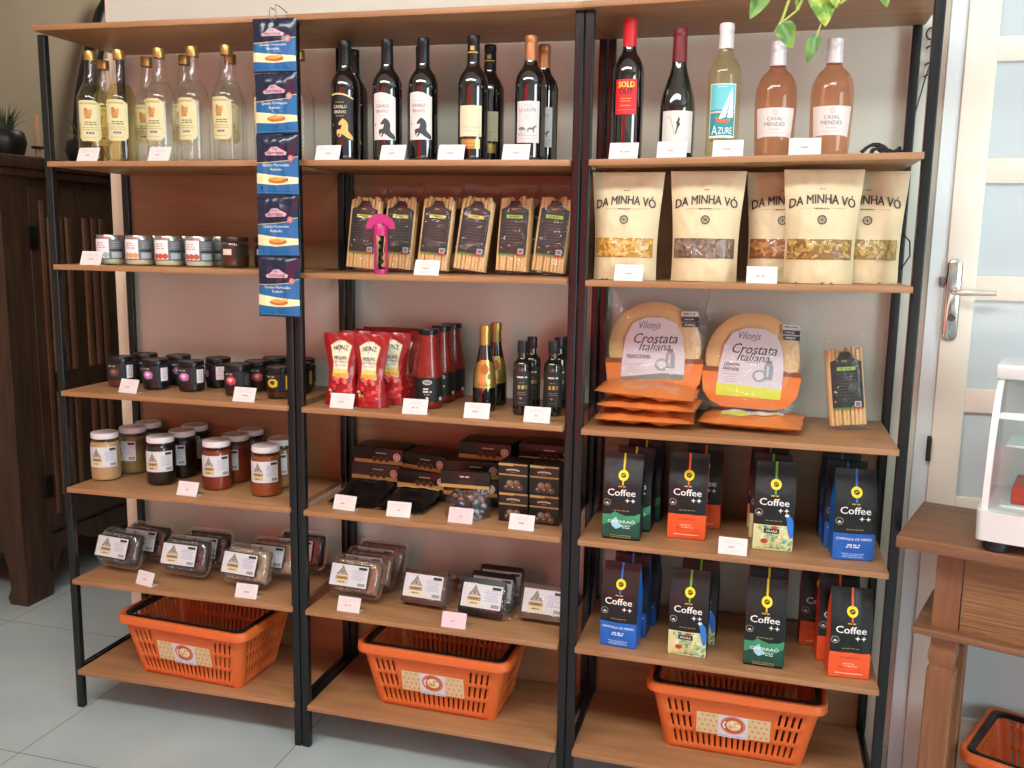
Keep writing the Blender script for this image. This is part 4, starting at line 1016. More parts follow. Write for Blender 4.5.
# ------------------------------------------------------------------ coffee packs
M_coffee_black = mat('matt_black_coffee_foil', '#171a1c', 0.36, noise_amt=.1, noise_scale=15, bump=.25, bump_scale=28)
def coffee_pack(kind, seed):
    root = thing('coffee_pack', 'p', 'coffee'); R = random.Random(seed)
    acc = {'green': '#d8bf2a', 'orange': '#e8602c', 'parrot': '#6aa836', 'blue': '#2a6cc8'}[kind]
    side = {'green': M_coffee_black, 'parrot': M_coffee_black, 'orange': mat('orange_coffee_foil', '#e0562a', .42, bump=.2, bump_scale=28), 'blue': mat('blue_coffee_foil', '#1f62ba', .42, bump=.2, bump_scale=28)}[kind]
    W, D, H = .0475, .060, .217
    def dep(v): return D * (1.0 if v < .60 else (1 - ((v - .60) / .36) ** 1.15 if v < .96 else 0)) + .0016
    def wid(v): return W * (1 + .015 * math.sin(v * 8 + seed)) - .002 * (v < .03)
    off = Vector((seed * 2.7, 3, 1))
    def Ff(u, v):
        b = .004 * (1 - u * u) * math.sin(PI * min(1, v * 1.3)) + .0028 * noise.noise(Vector((u * 2.2, v * 5, 0)) + off) * (1 - u ** 4)
        return Vector((u * wid(v), -dep(v) / 2 - b * (v < .97), v * H))
    def Fb(u, v): return Vector((u * wid(v), dep(v) / 2 + .003 * (1 - u * u) * (v < .97), v * H))
    def Fs(s, t, v):
        g = .007 * (1 - t * t) * max(0, v - .35) * 2
        return Vector((s * (wid(v) - g * (v < .97)), t * dep(v) / 2, v * H))
    bm = bmesh.new(); us, vs, ts = rng(-1, 1, 10), rng(0, 1, 26), rng(-1, 1, 4)
    surf(bm, Ff, us, vs, 0); surf(bm, lambda u, v: Fb(-u, v), us, vs, 0)
    surf(bm, lambda t, v: Fs(1, t, v), ts, vs, 1); surf(bm, lambda t, v: Fs(-1, -t, v), ts, vs, 1)
    surf(bm, lambda u, t: (u * wid(0), t * dep(0) / 2, 0), us, ts[::-1], 0)
    bmesh.ops.remove_doubles(bm, verts=bm.verts, dist=.0004); bmesh.ops.recalc_face_normals(bm, faces=bm.faces)
    finish('pack_body', bm, [M_coffee_black, side], root, angle=50)
    def A(x, z, o):
        v = max(0, min(1, z / H)); p = Ff(max(-1, min(1, x / wid(v))), v); p.y -= o * 1.8; return p
    a = Art()
    a.rect(.001, .193, .0052, .054, acc, 1); a.rect(.001, .146, .0038, .010, acc, 1)
    a.ell(.001, .164, .0128, .0128, '#f0d822', 2); a.ell(.001, .164, .0068, .0058, '#3a3214', 3); a.stroke([(-.003, .162), (.001, .1655), (.005, .166)], .0012, '#f0d822', 4)
    a.lines(0, .1375, .026, 1, 1, .0028, '#c0993c', 1, 3)
    a.text('Coffee', -.001, .1225, .0170, '#eceae6', 2, w=.0700, bold=.024)
    for cx in (.0145, .0285):
        a.poly([(cx - .0064, .103), (cx - .0016, .1014), (cx, .0966), (cx + .0016, .1014), (cx + .0064, .103), (cx + .0016, .1046), (cx, .1094), (cx - .0016, .1046)], '#eceae6', 2)
    a.ring(-.036, .0955, .0088, .0010, '#b8b6b0', 1, 20); a.poly([(-.0405, .0935), (-.036, .0975), (-.031, .0930), (-.033, .0915), (-.039, .0915)], '#d8d6d0', 2)
    a.lines(0, .0765, .046, 1, 1, .0022, '#8a7c50', 1, 5)
    w = .0472
    if kind == 'green':
        a.poly([(-w, .030), (w, .030), (w, .072), (.034, .0655), (.012, .064), (-.006, .069), (-.016, .0735), (-.026, .066), (-w, .064)], '#3f8f6a', 0)
        a.poly([(-w, .006), (w, .006), (w, .052), (.03, .040), (.01, .034), (-.02, .046), (-w, .036)], '#1f4a40', 1); a.poly([(-.026, .048), (-.012, .060), (-.006, .046), (.006, .036), (-.012, .028), (-.022, .036)], '#9fd0d8', 2)
        a.text('CAPARAÓ', .001, .0495, .0095, '#eef2ea', 4, w=.068, bold=.03); a.lines(.014, .0375, .030, 2, .005, .0024, '#d0e0d8', 4, 4); a.lines(0, .012, .056, 2, .005, .0018, '#a89a5c', 4, 6)
    elif kind == 'orange':
        a.rect(0, .0335, w * 2, .064, '#e4592a', 0); a.text('CLÁSSICO', 0, .0535, .0055, '#8a3418', 1, w=.042); a.lines(0, .0375, .040, 2, .006, .0024, '#f2b49a', 1, 3); a.rect(-.012, .030, .024, .003, '#c44418', 1); a.rect(0, .0125, .062, .0024, '#f6c4ac', 1)
    elif kind == 'blue':
        a.rect(0, .034, w * 2, .065, '#2263bd', 0); a.text('CHAPADA DE MINAS', 0, .0530, .0062, '#eaf0f6', 1, w=.082, bold=.02); a.lines(0, .0385, .040, 2, .0055, .0034, '#dfe8f4', 1, 3); a.lines(0, .0160, .056, 3, .0042, .0020, '#a8c4e6', 1, 6)
    else:
        a.rect(0, .033, w * 2, .064, '#d8d6a0', 0)
        for k in range(40):
            x, z = R.uniform(-.046, .044), R.uniform(.004, .062); t = R.uniform(0, PI); l, m = R.uniform(.006, .013), R.uniform(.0025, .005); dx, dz = math.cos(t), math.sin(t)
            p = [(x - dx * l, z - dz * l), (x + dz * m, z - dx * m), (x + dx * l, z + dz * l), (x - dz * m, z + dx * m)]
            a.poly([(max(-.0470, min(.0470, q[0])), max(.002, min(.0645, q[1]))) for q in p], R.choice(['#e6e2b8', '#8fbf8a', '#5aa8a0', '#c9c46a', '#3f8f8c', '#e0b050', '#a8cf9a']), 1 + k % 4)
        a.ell(-.020, .024, .0085, .006, '#b8402c', 5); a.ell(.002, .060, .008, .0035, '#c84a30', 5)
        a.poly([(.026, .094), (.034, .096), (.044, .082), (.048, .060), (.046, .038), (.040, .034), (.034, .052), (.030, .078)], '#2f74cc', 6); a.ell(.030, .092, .005, .004, '#e8e4d8', 7, 10)
        a.rect(-.004, .0505, .036, .012, '#20241f', 6); a.text('ARARA', -.004, .0505, .0065, '#e8e6d8', 7, w=.028, bold=.02); a.lines(.004, .0385, .022, 2, .005, .0022, '#6a7a54', 5, 3); a.lines(0, .008, .06, 1, 1, .002, '#5a6a4a', 5, 4)
    a.build('print', root, A, .012, .010, .42)
    return root
ck_ = {k: Kind(coffee_pack(k, i + 1)) for i, k in enumerate(('green', 'orange', 'parrot', 'blue'))}
coffee = [(4, 'green', 1.632, .068, .0, 'black coffee pack with green hill panel, front of upper coffee row'), (4, 'green', 1.650, .150, -.05, 'black coffee pack with green panel, second back, upper coffee row'), (4, 'green', 1.664, .245, -.05, 'black coffee pack with green panel, rearmost, upper coffee row'),
          (4, 'orange', 1.789, .124, .02, 'black and orange coffee pack, front, upper coffee row'), (4, 'orange', 1.822, .235, -.05, 'black and orange coffee pack, standing behind, upper coffee row'),
          (4, 'parrot', 1.999, .103, .02, 'coffee pack with blue parrot panel, front, upper coffee row'), (4, 'parrot', 1.992, .185, -.1, 'coffee pack with parrot panel, second back, upper coffee row'), (4, 'parrot', 1.985, .27, -.1, 'coffee pack with parrot panel, rearmost, upper coffee row'),
          (4, 'blue', 2.181, .090, .10, 'black and blue coffee pack, front, upper coffee row at right end'), (4, 'blue', 2.168, .170, .05, 'black and blue coffee pack, second back, upper coffee row'), (4, 'blue', 2.160, .250, .05, 'black and blue coffee pack, rearmost, upper coffee row'),
          (5, 'blue', 1.637, .070, -.08, 'black and blue coffee pack, front left, lower coffee row'), (5, 'blue', 1.652, .150, -.08, 'black and blue coffee pack, second back, lower coffee row'), (5, 'blue', 1.668, .232, -.08, 'black and blue coffee pack, rearmost, lower coffee row'),
          (5, 'parrot', 1.810, .070, -.04, 'coffee pack with blue parrot panel, front, lower coffee row'), (5, 'parrot', 1.828, .155, -.06, 'coffee pack with parrot panel, standing behind, lower coffee row'),
          (5, 'green', 1.995, .066, -.02, 'black coffee pack with green hill panel, front, lower coffee row'), (5, 'green', 1.998, .150, .0, 'black coffee pack with green panel, standing behind, lower coffee row'),
          (5, 'orange', 2.190, .066, .08, 'black and orange coffee pack, front right, lower coffee row'), (5, 'orange', 2.168, .148, .06, 'black and orange coffee pack, second back, lower coffee row'), (5, 'orange', 2.130, .232, .05, 'black and orange coffee pack, rearmost, lower coffee row')]
for l, k, x, y, rz, lab in coffee:
    ck_[k].put(lab, (x, y, ztop(2, l, x)), rz, group='coffee packs')

# ------------------------------------------------------------------ chocolates
M_choc = mat('black_chocolate_carton', '#19120f', 0.35, noise_amt=.1)
def long_box(w, h, d, pale=False):
    root = thing('chocolate_box', 'p', 'chocolate box')
    bm = bmesh.new(); box(bm, -w / 2, 0, 0, w / 2, d, h, 0, .0012); finish('carton', bm, mat('grey_brown_carton', '#3a302c', .4) if pale else M_choc, root)
    a = Art(); a.rect(0, h * .13, w * .99, h * .24, '#a87e48', 0); a.lines(.01, h * .68, w * .32, 1, 1, .003, '#b8aa98', 1, 3); a.text('~', .01, h * .69, .003, '#b8aa98', 2, w=w * .22)
    for k in range(3): a.ell(-.012 + k * .020, h * .30, .0075, .0085, '#3a2418', 2, 16); a.ring(-.012 + k * .020, h * .30, .0075, .0012, '#8a6238', 3, 16)
    a.ell(w * .38, h * .50, .0115, .0115, '#d8b8b0', 2); a.ring(w * .38, h * .50, .0075, .002, '#8a5a54', 3)
    a.build('print', root, flat(0))
    return root
lb, lbp = Kind(long_box(.155, .047, .095)), Kind(long_box(.155, .047, .095, True))
z4 = ztop(1, 4, 1.1); G = 'long dark chocolate boxes'
lbp.put('long grey brown chocolate box, lower of the two stacked at left', (.880, .232, z4 + .0405), -.05, group=G)
lb.put('long dark chocolate box, upper of the two stacked at left', (.886, .240, z4 + .0877), -.03, group=G)
lb.put('long dark chocolate box lying in the middle of the chocolate shelf', (1.035, .205, z4 + .036), -.05, group=G)
lb.put('long dark chocolate box on top of the middle one', (1.030, .225, z4 + .0835), -.25, group=G)
lb.put('long dark chocolate box behind the wrapped sweets, upper one', (1.190, .190, z4 + .0828), .10, group=G)
lb.put('long dark chocolate box behind the wrapped sweets, lower one', (1.190, .175, z4 + .0355), .06, group=G)
lb.put('long dark chocolate box at the top of the pile behind the sweets', (1.215, .225, z4 + .130), -.04, group=G)
lb.put('long dark chocolate box at the back right of the chocolate shelf', (1.395, .215, z4 + .140), .0, group=G)
for x, y, zz, lab in ((1.190, .200, 0, 'dark carton base under the boxes behind the sweets'), (1.395, .215, 0, 'dark carton base behind the truffle boxes'), (1.035, .210, 0, 'dark carton under the middle long chocolate box'), (.880, .236, 0, 'dark carton under the two stacked boxes at left')):
    h = {1.190: .035, 1.395: .1395, 1.035: .0355, .880: .040}[x]
    root = thing('chocolate_carton', lab, 'chocolate box', (x, y, z4), 0, 'dark cartons under the chocolate boxes')
    bm = bmesh.new(); box(bm, -.080, 0, 0, .080, .095, h, 0, .0015); finish('carton', bm, M_choc, root)
    a = Art(); a.rect(0, h * .9, .15, .0035, '#8a6238'); a.build('print', root, flat(0))
def tablet(seed):
    root = thing('chocolate_bag', 'p', 'chocolate bag')
    bm = bmesh.new(); us = rng(-1, 1, 16); vs = rng(0, 1, 16)
    def S(u, v, s):
        e = (1 - abs(u) ** 4) * min(1, v * 9, (1 - v) * 9)
        return (u * .070, v * .175, .010 + .085 * v ** 2 * .35 + s * .008 * e ** .6 + s * .003 * noise.noise(Vector((u * 3 + seed, v * 5, s))) * e)
    surf(bm, lambda u, v: S(u, v, 1), us, vs); surf(bm, lambda u, v: S(-u, v, -1), us, vs)
    bmesh.ops.remove_doubles(bm, verts=bm.verts, dist=.0002); bmesh.ops.recalc_face_normals(bm, faces=bm.faces)
    finish('bag_body', bm, mat('dark_glossy_bag', '#0e1010', .22, noise_amt=.2, bump=.25, bump_scale=40), root)
    a = Art()
    if seed % 2: a.rect(.0, .135, .128, .008, '#b8955c', 0); a.lines(0, .155, .05, 1, 1, .004, '#6a5a48', 0, 3)
    else: a.lines(0, .150, .05, 2, .012, .003, '#4a3a34', 0, 3)
    a.build('print', root, lambda x, y, o: (x, y, S(x / .07, y / .175, 1)[2] + o + .0022), .01, .01)
    return root
o = tablet(0); o.location = (.872, .072, z4 + .001); o.rotation_euler = (0, 0, -.02); o['label'] = 'dark flat chocolate bag lying at the left, behind the first card'
o = tablet(1); o.location = (1.020, .066, z4 + .001); o.rotation_euler = (0, 0, -.04); o['label'] = 'dark flat chocolate bag with a gold band, behind the second card'
# bag of wrapped sweets
root = thing('sweets_bag', 'clear bag of silvery wrapped sweets with black header card', 'sweets', (1.205, .110, z4), .05)
R = random.Random(3); cols = [ink(c, .25, .7) for c in ('#5a6270', '#6a4a3c', '#8a8f98', '#3a4450', '#7c5648')]
wr = bmesh.new(); cnt = 0
for k in range(40):
    t = R.uniform(0, 2 * PI); rr = R.uniform(0, 1) ** .5; zz = R.uniform(.013, .078); x, y = .054 * rr * math.cos(t) * (1 - (zz / .25)), .030 * rr * math.sin(t)
    bm2 = bmesh.new(); bmesh.ops.create_icosphere(bm2, subdivisions=2, radius=.0118)
    for v in bm2.verts: v.co = v.co * (1 + .16 * noise.noise(v.co * 180 + Vector((k, 0, 0)))) + Vector((x, y, zz))
    o = finish('wrapped_sweet', bm2, cols[k % 5], root)
wr.free()
pouch(root, 'bag', M_film_soft, lambda v: .066 - .006 * v, lambda u, v: .046 * (1 - v) ** .6 * (1 - abs(u) ** 3) + .001, .106, 14, 16, .006, 7)
bm = bmesh.new(); box(bm, -.068, -.034, .084, .068, -.022, .130, 0, .001); hc = finish('header_card', bm, M_choc, root)
a = Art(); a.rect(0, .0895, .134, .009, '#b08a50'); a.lines(.0, .116, .04, 1, 1, .004, '#b8aa98', 1, 3)
for k in range(3): a.ring(-.014 + k * .016, .100, .006, .0012, '#5a4432', 1, 14)
a.build('print', hc, flat(-.034))
def truffle_box():
    root = thing('truffle_box', 'p', 'truffle box'); w, h, d = .080, .080, .075
    bm = bmesh.new(); box(bm, -w / 2, 0, 0, w / 2, d, h - .0004, 0, .001); finish('carton', bm, mat('dark_green_black_carton', '#1d1b18', .35), root)
    a = Art(); a.rect(0, h * .955, w * .98, h * .06, '#9a7a46', 0); a.poly([(-w * .49, h * .985), (w * .05, h * .985), (.0, h * .90), (-w * .49, h * .90)], '#b08d54', 1); a.rect(0, h * .60, w * .98, h * .055, '#9a7a46', 0)
    a.stroke([(-.018, h * .75), (-.009, h * .775), (0, h * .78), (.009, h * .775), (.018, h * .75)], .0042, '#a8a092', 1); a.lines(0, h * .695, .02, 1, 1, .0014, '#8a8478', 1, 3)
    R = random.Random(5)
    for x, z in ((-.016, .014), (.002, .014), (.019, .014), (-.008, .026), (.010, .027)): a.ell(x, z, .0095, .0085, R.choice(['#5a3c2a', '#6e4a34', '#4a3226', '#7a6452']), 1 + int(z > .02), 14); a.ell(x - .002, z + .002, .003, .0025, '#a89078', 3, 8)
    a.build('print', root, flat(0))
    return root
tb = Kind(truffle_box())
for x, zz, lab in ((1.336, 0, 'small truffle box, bottom left of the four'), (1.420, 0, 'small truffle box, bottom right of the four'), (1.334, .0802, 'small truffle box, top left of the four'), (1.419, .0802, 'small truffle box, top right of the four')):
    tb.put(lab, (x, .092, z4 + zz), -.02, group='small truffle boxes in two layers')

# ------------------------------------------------------------------ biscuit tubs
def tub(seed, ccol, ccol2):
    """hinged clear tub standing on its long edge, lid towards the room"""
    root = thing('biscuit_tub', 'p', 'biscuit tub'); w, h = .165, .118
    def lp(k, y, r=.026): return [(x * k, y, h / 2 + z * k) for x, z in rrect(w, h, r, 5)]
    def lp2(dx, y, r=.026): return [(x, y, h / 2 + z) for x, z in rrect(w - dx, h - dx, r, 5)]
    bm = bmesh.new()
    loft(bm, [lp2(0, -.001), lp2(.010, -.001), lp2(.014, -.010), lp2(.022, -.024), lp2(.034, -.028), lp2(.060, -.0285)], 0, True, False, True)
    for k in range(17):
        for zz in (.021, h - .021): box(bm, -.052 + k * .0065 - .0016, -.0305, zz - .0035, -.052 + k * .0065 + .0016, -.0275, zz + .0035, 0, .0006, 1)
    finish('lid', bm, M_pet, root, angle=50)
    bm = bmesh.new(); loft(bm, [lp2(0, .0002), lp2(.010, .0002), lp2(.014, .010), lp2(.026, .028), lp2(.040, .032)], 0, True, False, True); finish('tray', bm, M_pet, root, angle=50)
    R = random.Random(seed); bm = bmesh.new(); off = Vector((seed * 7.1, 2, 1))
    us, vs = rng(-1, 1, 44), rng(-1, 1, 30)
    def S(u, v, sg):
        x, z = u * (w / 2 - .012), v * (h / 2 - .012)
        e = min(1, (1 - abs(u)) * 7) ** .5 * min(1, (1 - abs(v)) * 6) ** .5
        c = noise.cell(Vector((x * 70 + .5 * noise.noise(Vector((x * 40, z * 40, 0)) + off), z * 75, sg)) + off)
        n = noise.noise(Vector((x * 90, z * 90, sg * 3)) + off) + .7 * noise.noise(Vector((x * 45, z * 45, sg * 5)) + off)
        return (x, -sg * (.0175 + .006 * n + .003 * c) * e, h / 2 + z)
    surf(bm, lambda u, v: S(u, v, 1), us, vs); surf(bm, lambda u, v: S(-u, v, -1), us, vs)
    bmesh.ops.remove_doubles(bm, verts=bm.verts, dist=.0002); bmesh.ops.recalc_face_normals(bm, faces=bm.faces)
    finish('biscuits', bm, mat('biscuit_' + ccol.strip('#'), ccol, .6, noise_amt=.6, noise_scale=45, bump=.5, bump_scale=90), root, angle=60)
    a = Art(); a.rect(0, 0, .122, .066, '#2c2724', 0)
    pl = pyramid_label('#d0c49a', .116, .060); pl.sh = [([(x, z) for x, z in vs], fs, c, ly + 1) for vs, fs, c, ly in pl.sh]; a.sh += pl.sh
    a.build('label', root, lambda x, z, o: (x - .012, -.0312 - o, h / 2 + .000 + z))
    return root
def fit(v): return v
tk1, tk2, tk3, tk4 = Kind(tub(1, '#2e2523', 0)), Kind(tub(2, '#3a2c2a', 0)), Kind(tub(3, '#a08a70', 0)), Kind(tub(4, '#8a6448', 0))
L5 = ztop(0, 5, .3) + .003; G = 'clear biscuit tubs'
for k, x, y, lean, rz, z, lab in ((tk1, .116, .105, -.42, -.10, L5, 'clear tub of dark biscuits at the left end, in front'), (tk1, .150, .190, -.42, -.06, L5, 'clear tub of dark biscuits behind the left end tub'),
                                  (tk2, .344, .110, -.42, -.02, L5, 'clear tub of dark biscuits, second from left, in front'), (tk2, .362, .190, -.42, -.02, L5, 'clear tub of dark biscuits behind the second one'),
                                  (tk3, .553, .095, -.45, -.10, L5, 'clear tub of pale biscuits in front, by the bay post'), (tk3, .590, .180, -.45, -.04, L5, 'clear tub of pale biscuits behind the front pale one'), (tk1, .640, .265, -.35, 0, L5, 'clear tub at the back right of the left bay'),
                                  (tk4, .880, .108, -.45, -.06, ztop(1, 5, .88) + .003, 'clear tub of golden biscuits, front of three in middle bay'), (tk4, .885, .186, -.45, -.03, ztop(1, 5, .88) + .003, 'clear tub of golden biscuits, second of three in middle bay'), (tk4, .890, .262, -.42, -.03, ztop(1, 5, .88) + .003, 'clear tub of golden biscuits, rearmost of three in middle bay')):
    k.put(lab, (x - .022 * (1.3 - x * .6) + (.010 if x > .8 else 0), y - .012, z + .013), rot=(lean * .85, 0, rz), group=G)
# wrapped sweets trays
def sweet_tray(col, black):
    root = thing('sweet_tray', 'p', 'sweet tray'); w, h, d = .130, .098, .036
    if black:
        bm = bmesh.new(); loft(bm, [[(x * k, y, h / 2 + z * k) for x, z in rrect(w, h, .010, 4)] for y, k in ((-.002, .96), (-.001, 1), (.001, 1), (.004, .94), (d, .88))], 0, True, True, True); finish('tray', bm, mat('black_foam_tray', '#141415', .4), root)
    else:
        bm = bmesh.new(); prism(bm, rrect(w, d, .006, 3, 0, d / 2), .003, h - .002); 
        bmesh.ops.subdivide_edges(bm, edges=[e for e in bm.edges if e.calc_length() > .03], cuts=6, use_grid_fill=True)
        for v in bm.verts: v.co += Vector((0, .0015, .002)) * noise.noise(v.co * 120)
        finish('sweet_slab', bm, content('slab_' + col.strip('#'), col, .35, 70, .5), root)
    a = Art(); pl = pyramid_label('#d8cc9a', .116, .064); a.sh = pl.sh; a.build('label', root, lambda x, z, o: (x, -.0055 - o, h * .52 + z))
    W = lambda v: w / 2 + .016 + .006 * math.sin(v * 30)
    T = lambda u, v: (d * .5 + .003) * (1 - abs(u) ** 8) * min(1, v * 6 + .2, (1 - v) * 6 + .05) + .001
    pouch(root, 'wrap', M_film_soft, W, T, h + .004, 22, 22, .008, 13 if black else 17, amp_scale=26)
    root.children[-1].location = (0, d / 2 + .0005, -.001) if not black else (0, d / 2, -.001)
    return root
t_b, t_k, t_c = Kind(sweet_tray('#4a2a20', False)), Kind(sweet_tray('#141415', True)), Kind(sweet_tray('#5a4636', False))
z5 = ztop(1, 5, 1.1) + .001; G = 'wrapped trays of sweets'
t_b.put('wrapped reddish brown sweet slab with white label, second from left', (1.068, .112, z5 + .012), rot=(-.42, 0, -.06), group=G)
t_k.put('wrapped black tray of sweets, front of three', (1.246, .092, z5 + .012), rot=(-.45, 0, -.07), group=G)
t_k.put('wrapped black tray of sweets, middle of three', (1.258, .150, z5 + .012), rot=(-.42, 0, -.04), group=G)
t_k.put('wrapped black tray of sweets, rearmost of three', (1.268, .208, z5 + .012), rot=(-.38, 0, -.02), group=G)
t_c.put('wrapped brown coarse sweet slab against the right bay post', (1.418, .105, z5 + .012), rot=(-.42, 0, -.05), group=G)

# ------------------------------------------------------------------ shopping baskets
M_basket = mat('orange_basket_plastic', '#d0652f', 0.42, noise_amt=.04, noise_scale=6)
def basket():
    root = thing('shopping_basket', 'p', 'basket'); H = .188; t = .0025
    BW, BD, TW, TD = .350, .205, .425, .278
    def pt(s, u, v, inset=0):
        """point on wall s (0 front,1 right,2 back,3 left); u along, v up"""
        w = (BW + (TW - BW) * v) / 2 - inset; d = (BD + (TD - BD) * v) / 2 - inset; r = .022
        if s == 0: return (u * (w - r), -d, v * H)
        if s == 2: return (-u * (w - r), d, v * H)
        if s == 1: return (w, u * (d - r), v * H)
        return (-w, -u * (d - r), v * H)
    def breaks(n):
        us = [-1.0]; m = .05
        for k in range(n):
            c = -1 + m + (2 - 2 * m) * (k + .5) / n; hw = (2 - 2 * m) / n * .19; us += [c - hw, c + hw]
        return us + [1.0]
    vs = [0, .05, .11, .29, .36, .54, .60, .78, .84, .92, 1.0]
    bm = bmesh.new()
    for s in range(4):
        n = 21 if s % 2 == 0 else 12; us = breaks(n)
        def skip(i, j, n=n, s=s):
            if i % 2 == 0: return False
            k = i // 2
            if j == 2 or j == 8: return True
            if j in (4, 6): return (k < 4 or k >= n - 4) if s == 0 else True
            return False
        surf(bm, lambda u, v, s=s: pt(s, u, v), us, vs, 0, skip)
    # rounded corners and floor
    for (s, u) in ((0, 1), (1, 1), (2, 1), (3, 1)):
        cols_ = []
        for k in range(6):
            a = PI / 2 * k / 5; col = []
            for v in vs:
                w = (BW + (TW - BW) * v) / 2; d = (BD + (TD - BD) * v) / 2; r = .022
                cx, cy = {0: (w - r, -d + r), 1: (w - r, d - r), 2: (-w + r, d - r), 3: (-w + r, -d + r)}[s]
                b = {0: -PI / 2, 1: 0, 2: PI / 2, 3: PI}[s] + a
                col.append(bm.verts.new((cx + r * math.cos(b), cy + r * math.sin(b), v * H)))
            cols_.append(col)
        for c1, c2 in zip(cols_, cols_[1:]):
            for j in range(len(vs) - 1): bm.faces.new((c1[j], c2[j], c2[j + 1], c1[j + 1]))
    fl = rrect(BW, BD, .022, 5); f = bm.faces.new([bm.verts.new((x, y, 0.0)) for x, y in fl][::-1])
    bmesh.ops.remove_doubles(bm, verts=bm.verts, dist=.0003); bmesh.ops.recalc_face_normals(bm, faces=bm.faces)
    o = finish('basket_body', bm, M_basket, root, angle=40)
    sd_ = o.modifiers.new('thickness', 'SOLIDIFY'); sd_.thickness = t; sd_.offset = -1
    bm = bmesh.new()
    def rl(k, z, r): return [(x, y, z) for x, y in rrect(TW + k, TD + k, r, 6)]
    loft(bm, [rl(-.004, H - .012, .022), rl(-.004, H + .001, .022), rl(.000, H + .003, .024), rl(.020, H + .003, .034), rl(.024, H + .001, .036), rl(.026, H - .020, .037), rl(.022, H - .021, .035), rl(.020, H - .001, .034), rl(.002, H - .001, .024)], 0, True)
    bmesh.ops.recalc_face_normals(bm, faces=bm.faces); finish('rim', bm, M_basket, root, angle=50)
    bm = bmesh.new()
    for sg in (1,):
        pts = [(x, y) for x, y in rrect(TW - .012, TD - .012, .026, 6)]
        loops = [[(x * k, y * k, z) for x, y in pts] for k, z in ((1.0, H + .0020), (1.0, H + .0040), (.945, H + .0040), (.945, H - .010), (1.0, H - .010), (1.0, H + .0020))]
        loft(bm, loops, 0, True)
    bmesh.ops.remove_doubles(bm, verts=bm.verts, dist=.0001); bmesh.ops.recalc_face_normals(bm, faces=bm.faces)
    finish('folded_handle', bm, mat('black_handle_plastic', '#17181a', .4), root, angle=40)
    a = Art(); w, h = .184, .062
    a.rect(0, 0, w, h, '#d2bd92', 0); R = random.Random(2)
    for ix in range(13):
        for iz in range(4):
            x = -w / 2 + .008 + ix * .0140 + (.007 if iz % 2 else 0); z = -h / 2 + .009 + iz * .015
            if abs(x) > .040 and abs(x) < w / 2 - .005: a.ell(x, z, .0038, .0038, '#c9956a', 1, 8)
    a.rect(0, -.002, .074, .066, '#d2cfd8', 2); a.ell(0, .003, .031, .0265, '#b8512c', 3, 30); a.ring(0, .003, .0285, .0018, '#dba07c', 4, 30, .0242); a.ell(.002, .003, .0185, .0155, '#e2cfa0', 4, 24)
    for k in range(12): a.ell(.002 + R.uniform(-.012, .012), .003 + R.uniform(-.009, .009), .0045, .0035, R.choice(['#cfb47c', '#efe2bc', '#c8a468']), 5 + k % 3, 10)
    a.stroke([(-.020, -.008), (-.024, .004), (-.018, .013)], .004, '#e8e4e8', 5); a.text('Padaria e Confeitaria', 0, -.030, .0045, '#5a64b0', 3, w=.066)
    def Fw(x, z, o):
        v = .48 + z / H; d = (BD + (TD - BD) * v) / 2; return (x, -d - o, v * H)
    s_ = a.build('sticker', root, Fw); s_['label'] = 'printed sticker with red oval emblem'
    return root
bk = Kind(basket()); G = 'orange shopping baskets'
bk.put('orange shopping basket on the bottom shelf of the left bay', (.362, .150, ztop(0, 6, .36) + .0006), rot=(0, 0, -.05), group=G)
bk.put('orange shopping basket on the bottom shelf of the middle bay', (1.122, .190, ztop(1, 6, 1.12) + .0006), rot=(0, 0, -.02), group=G)
bk.put('orange shopping basket on the bottom shelf of the right bay', (1.934, .205, ztop(2, 6, 1.93) + .0006), rot=(0, 0, -.02), group=G)

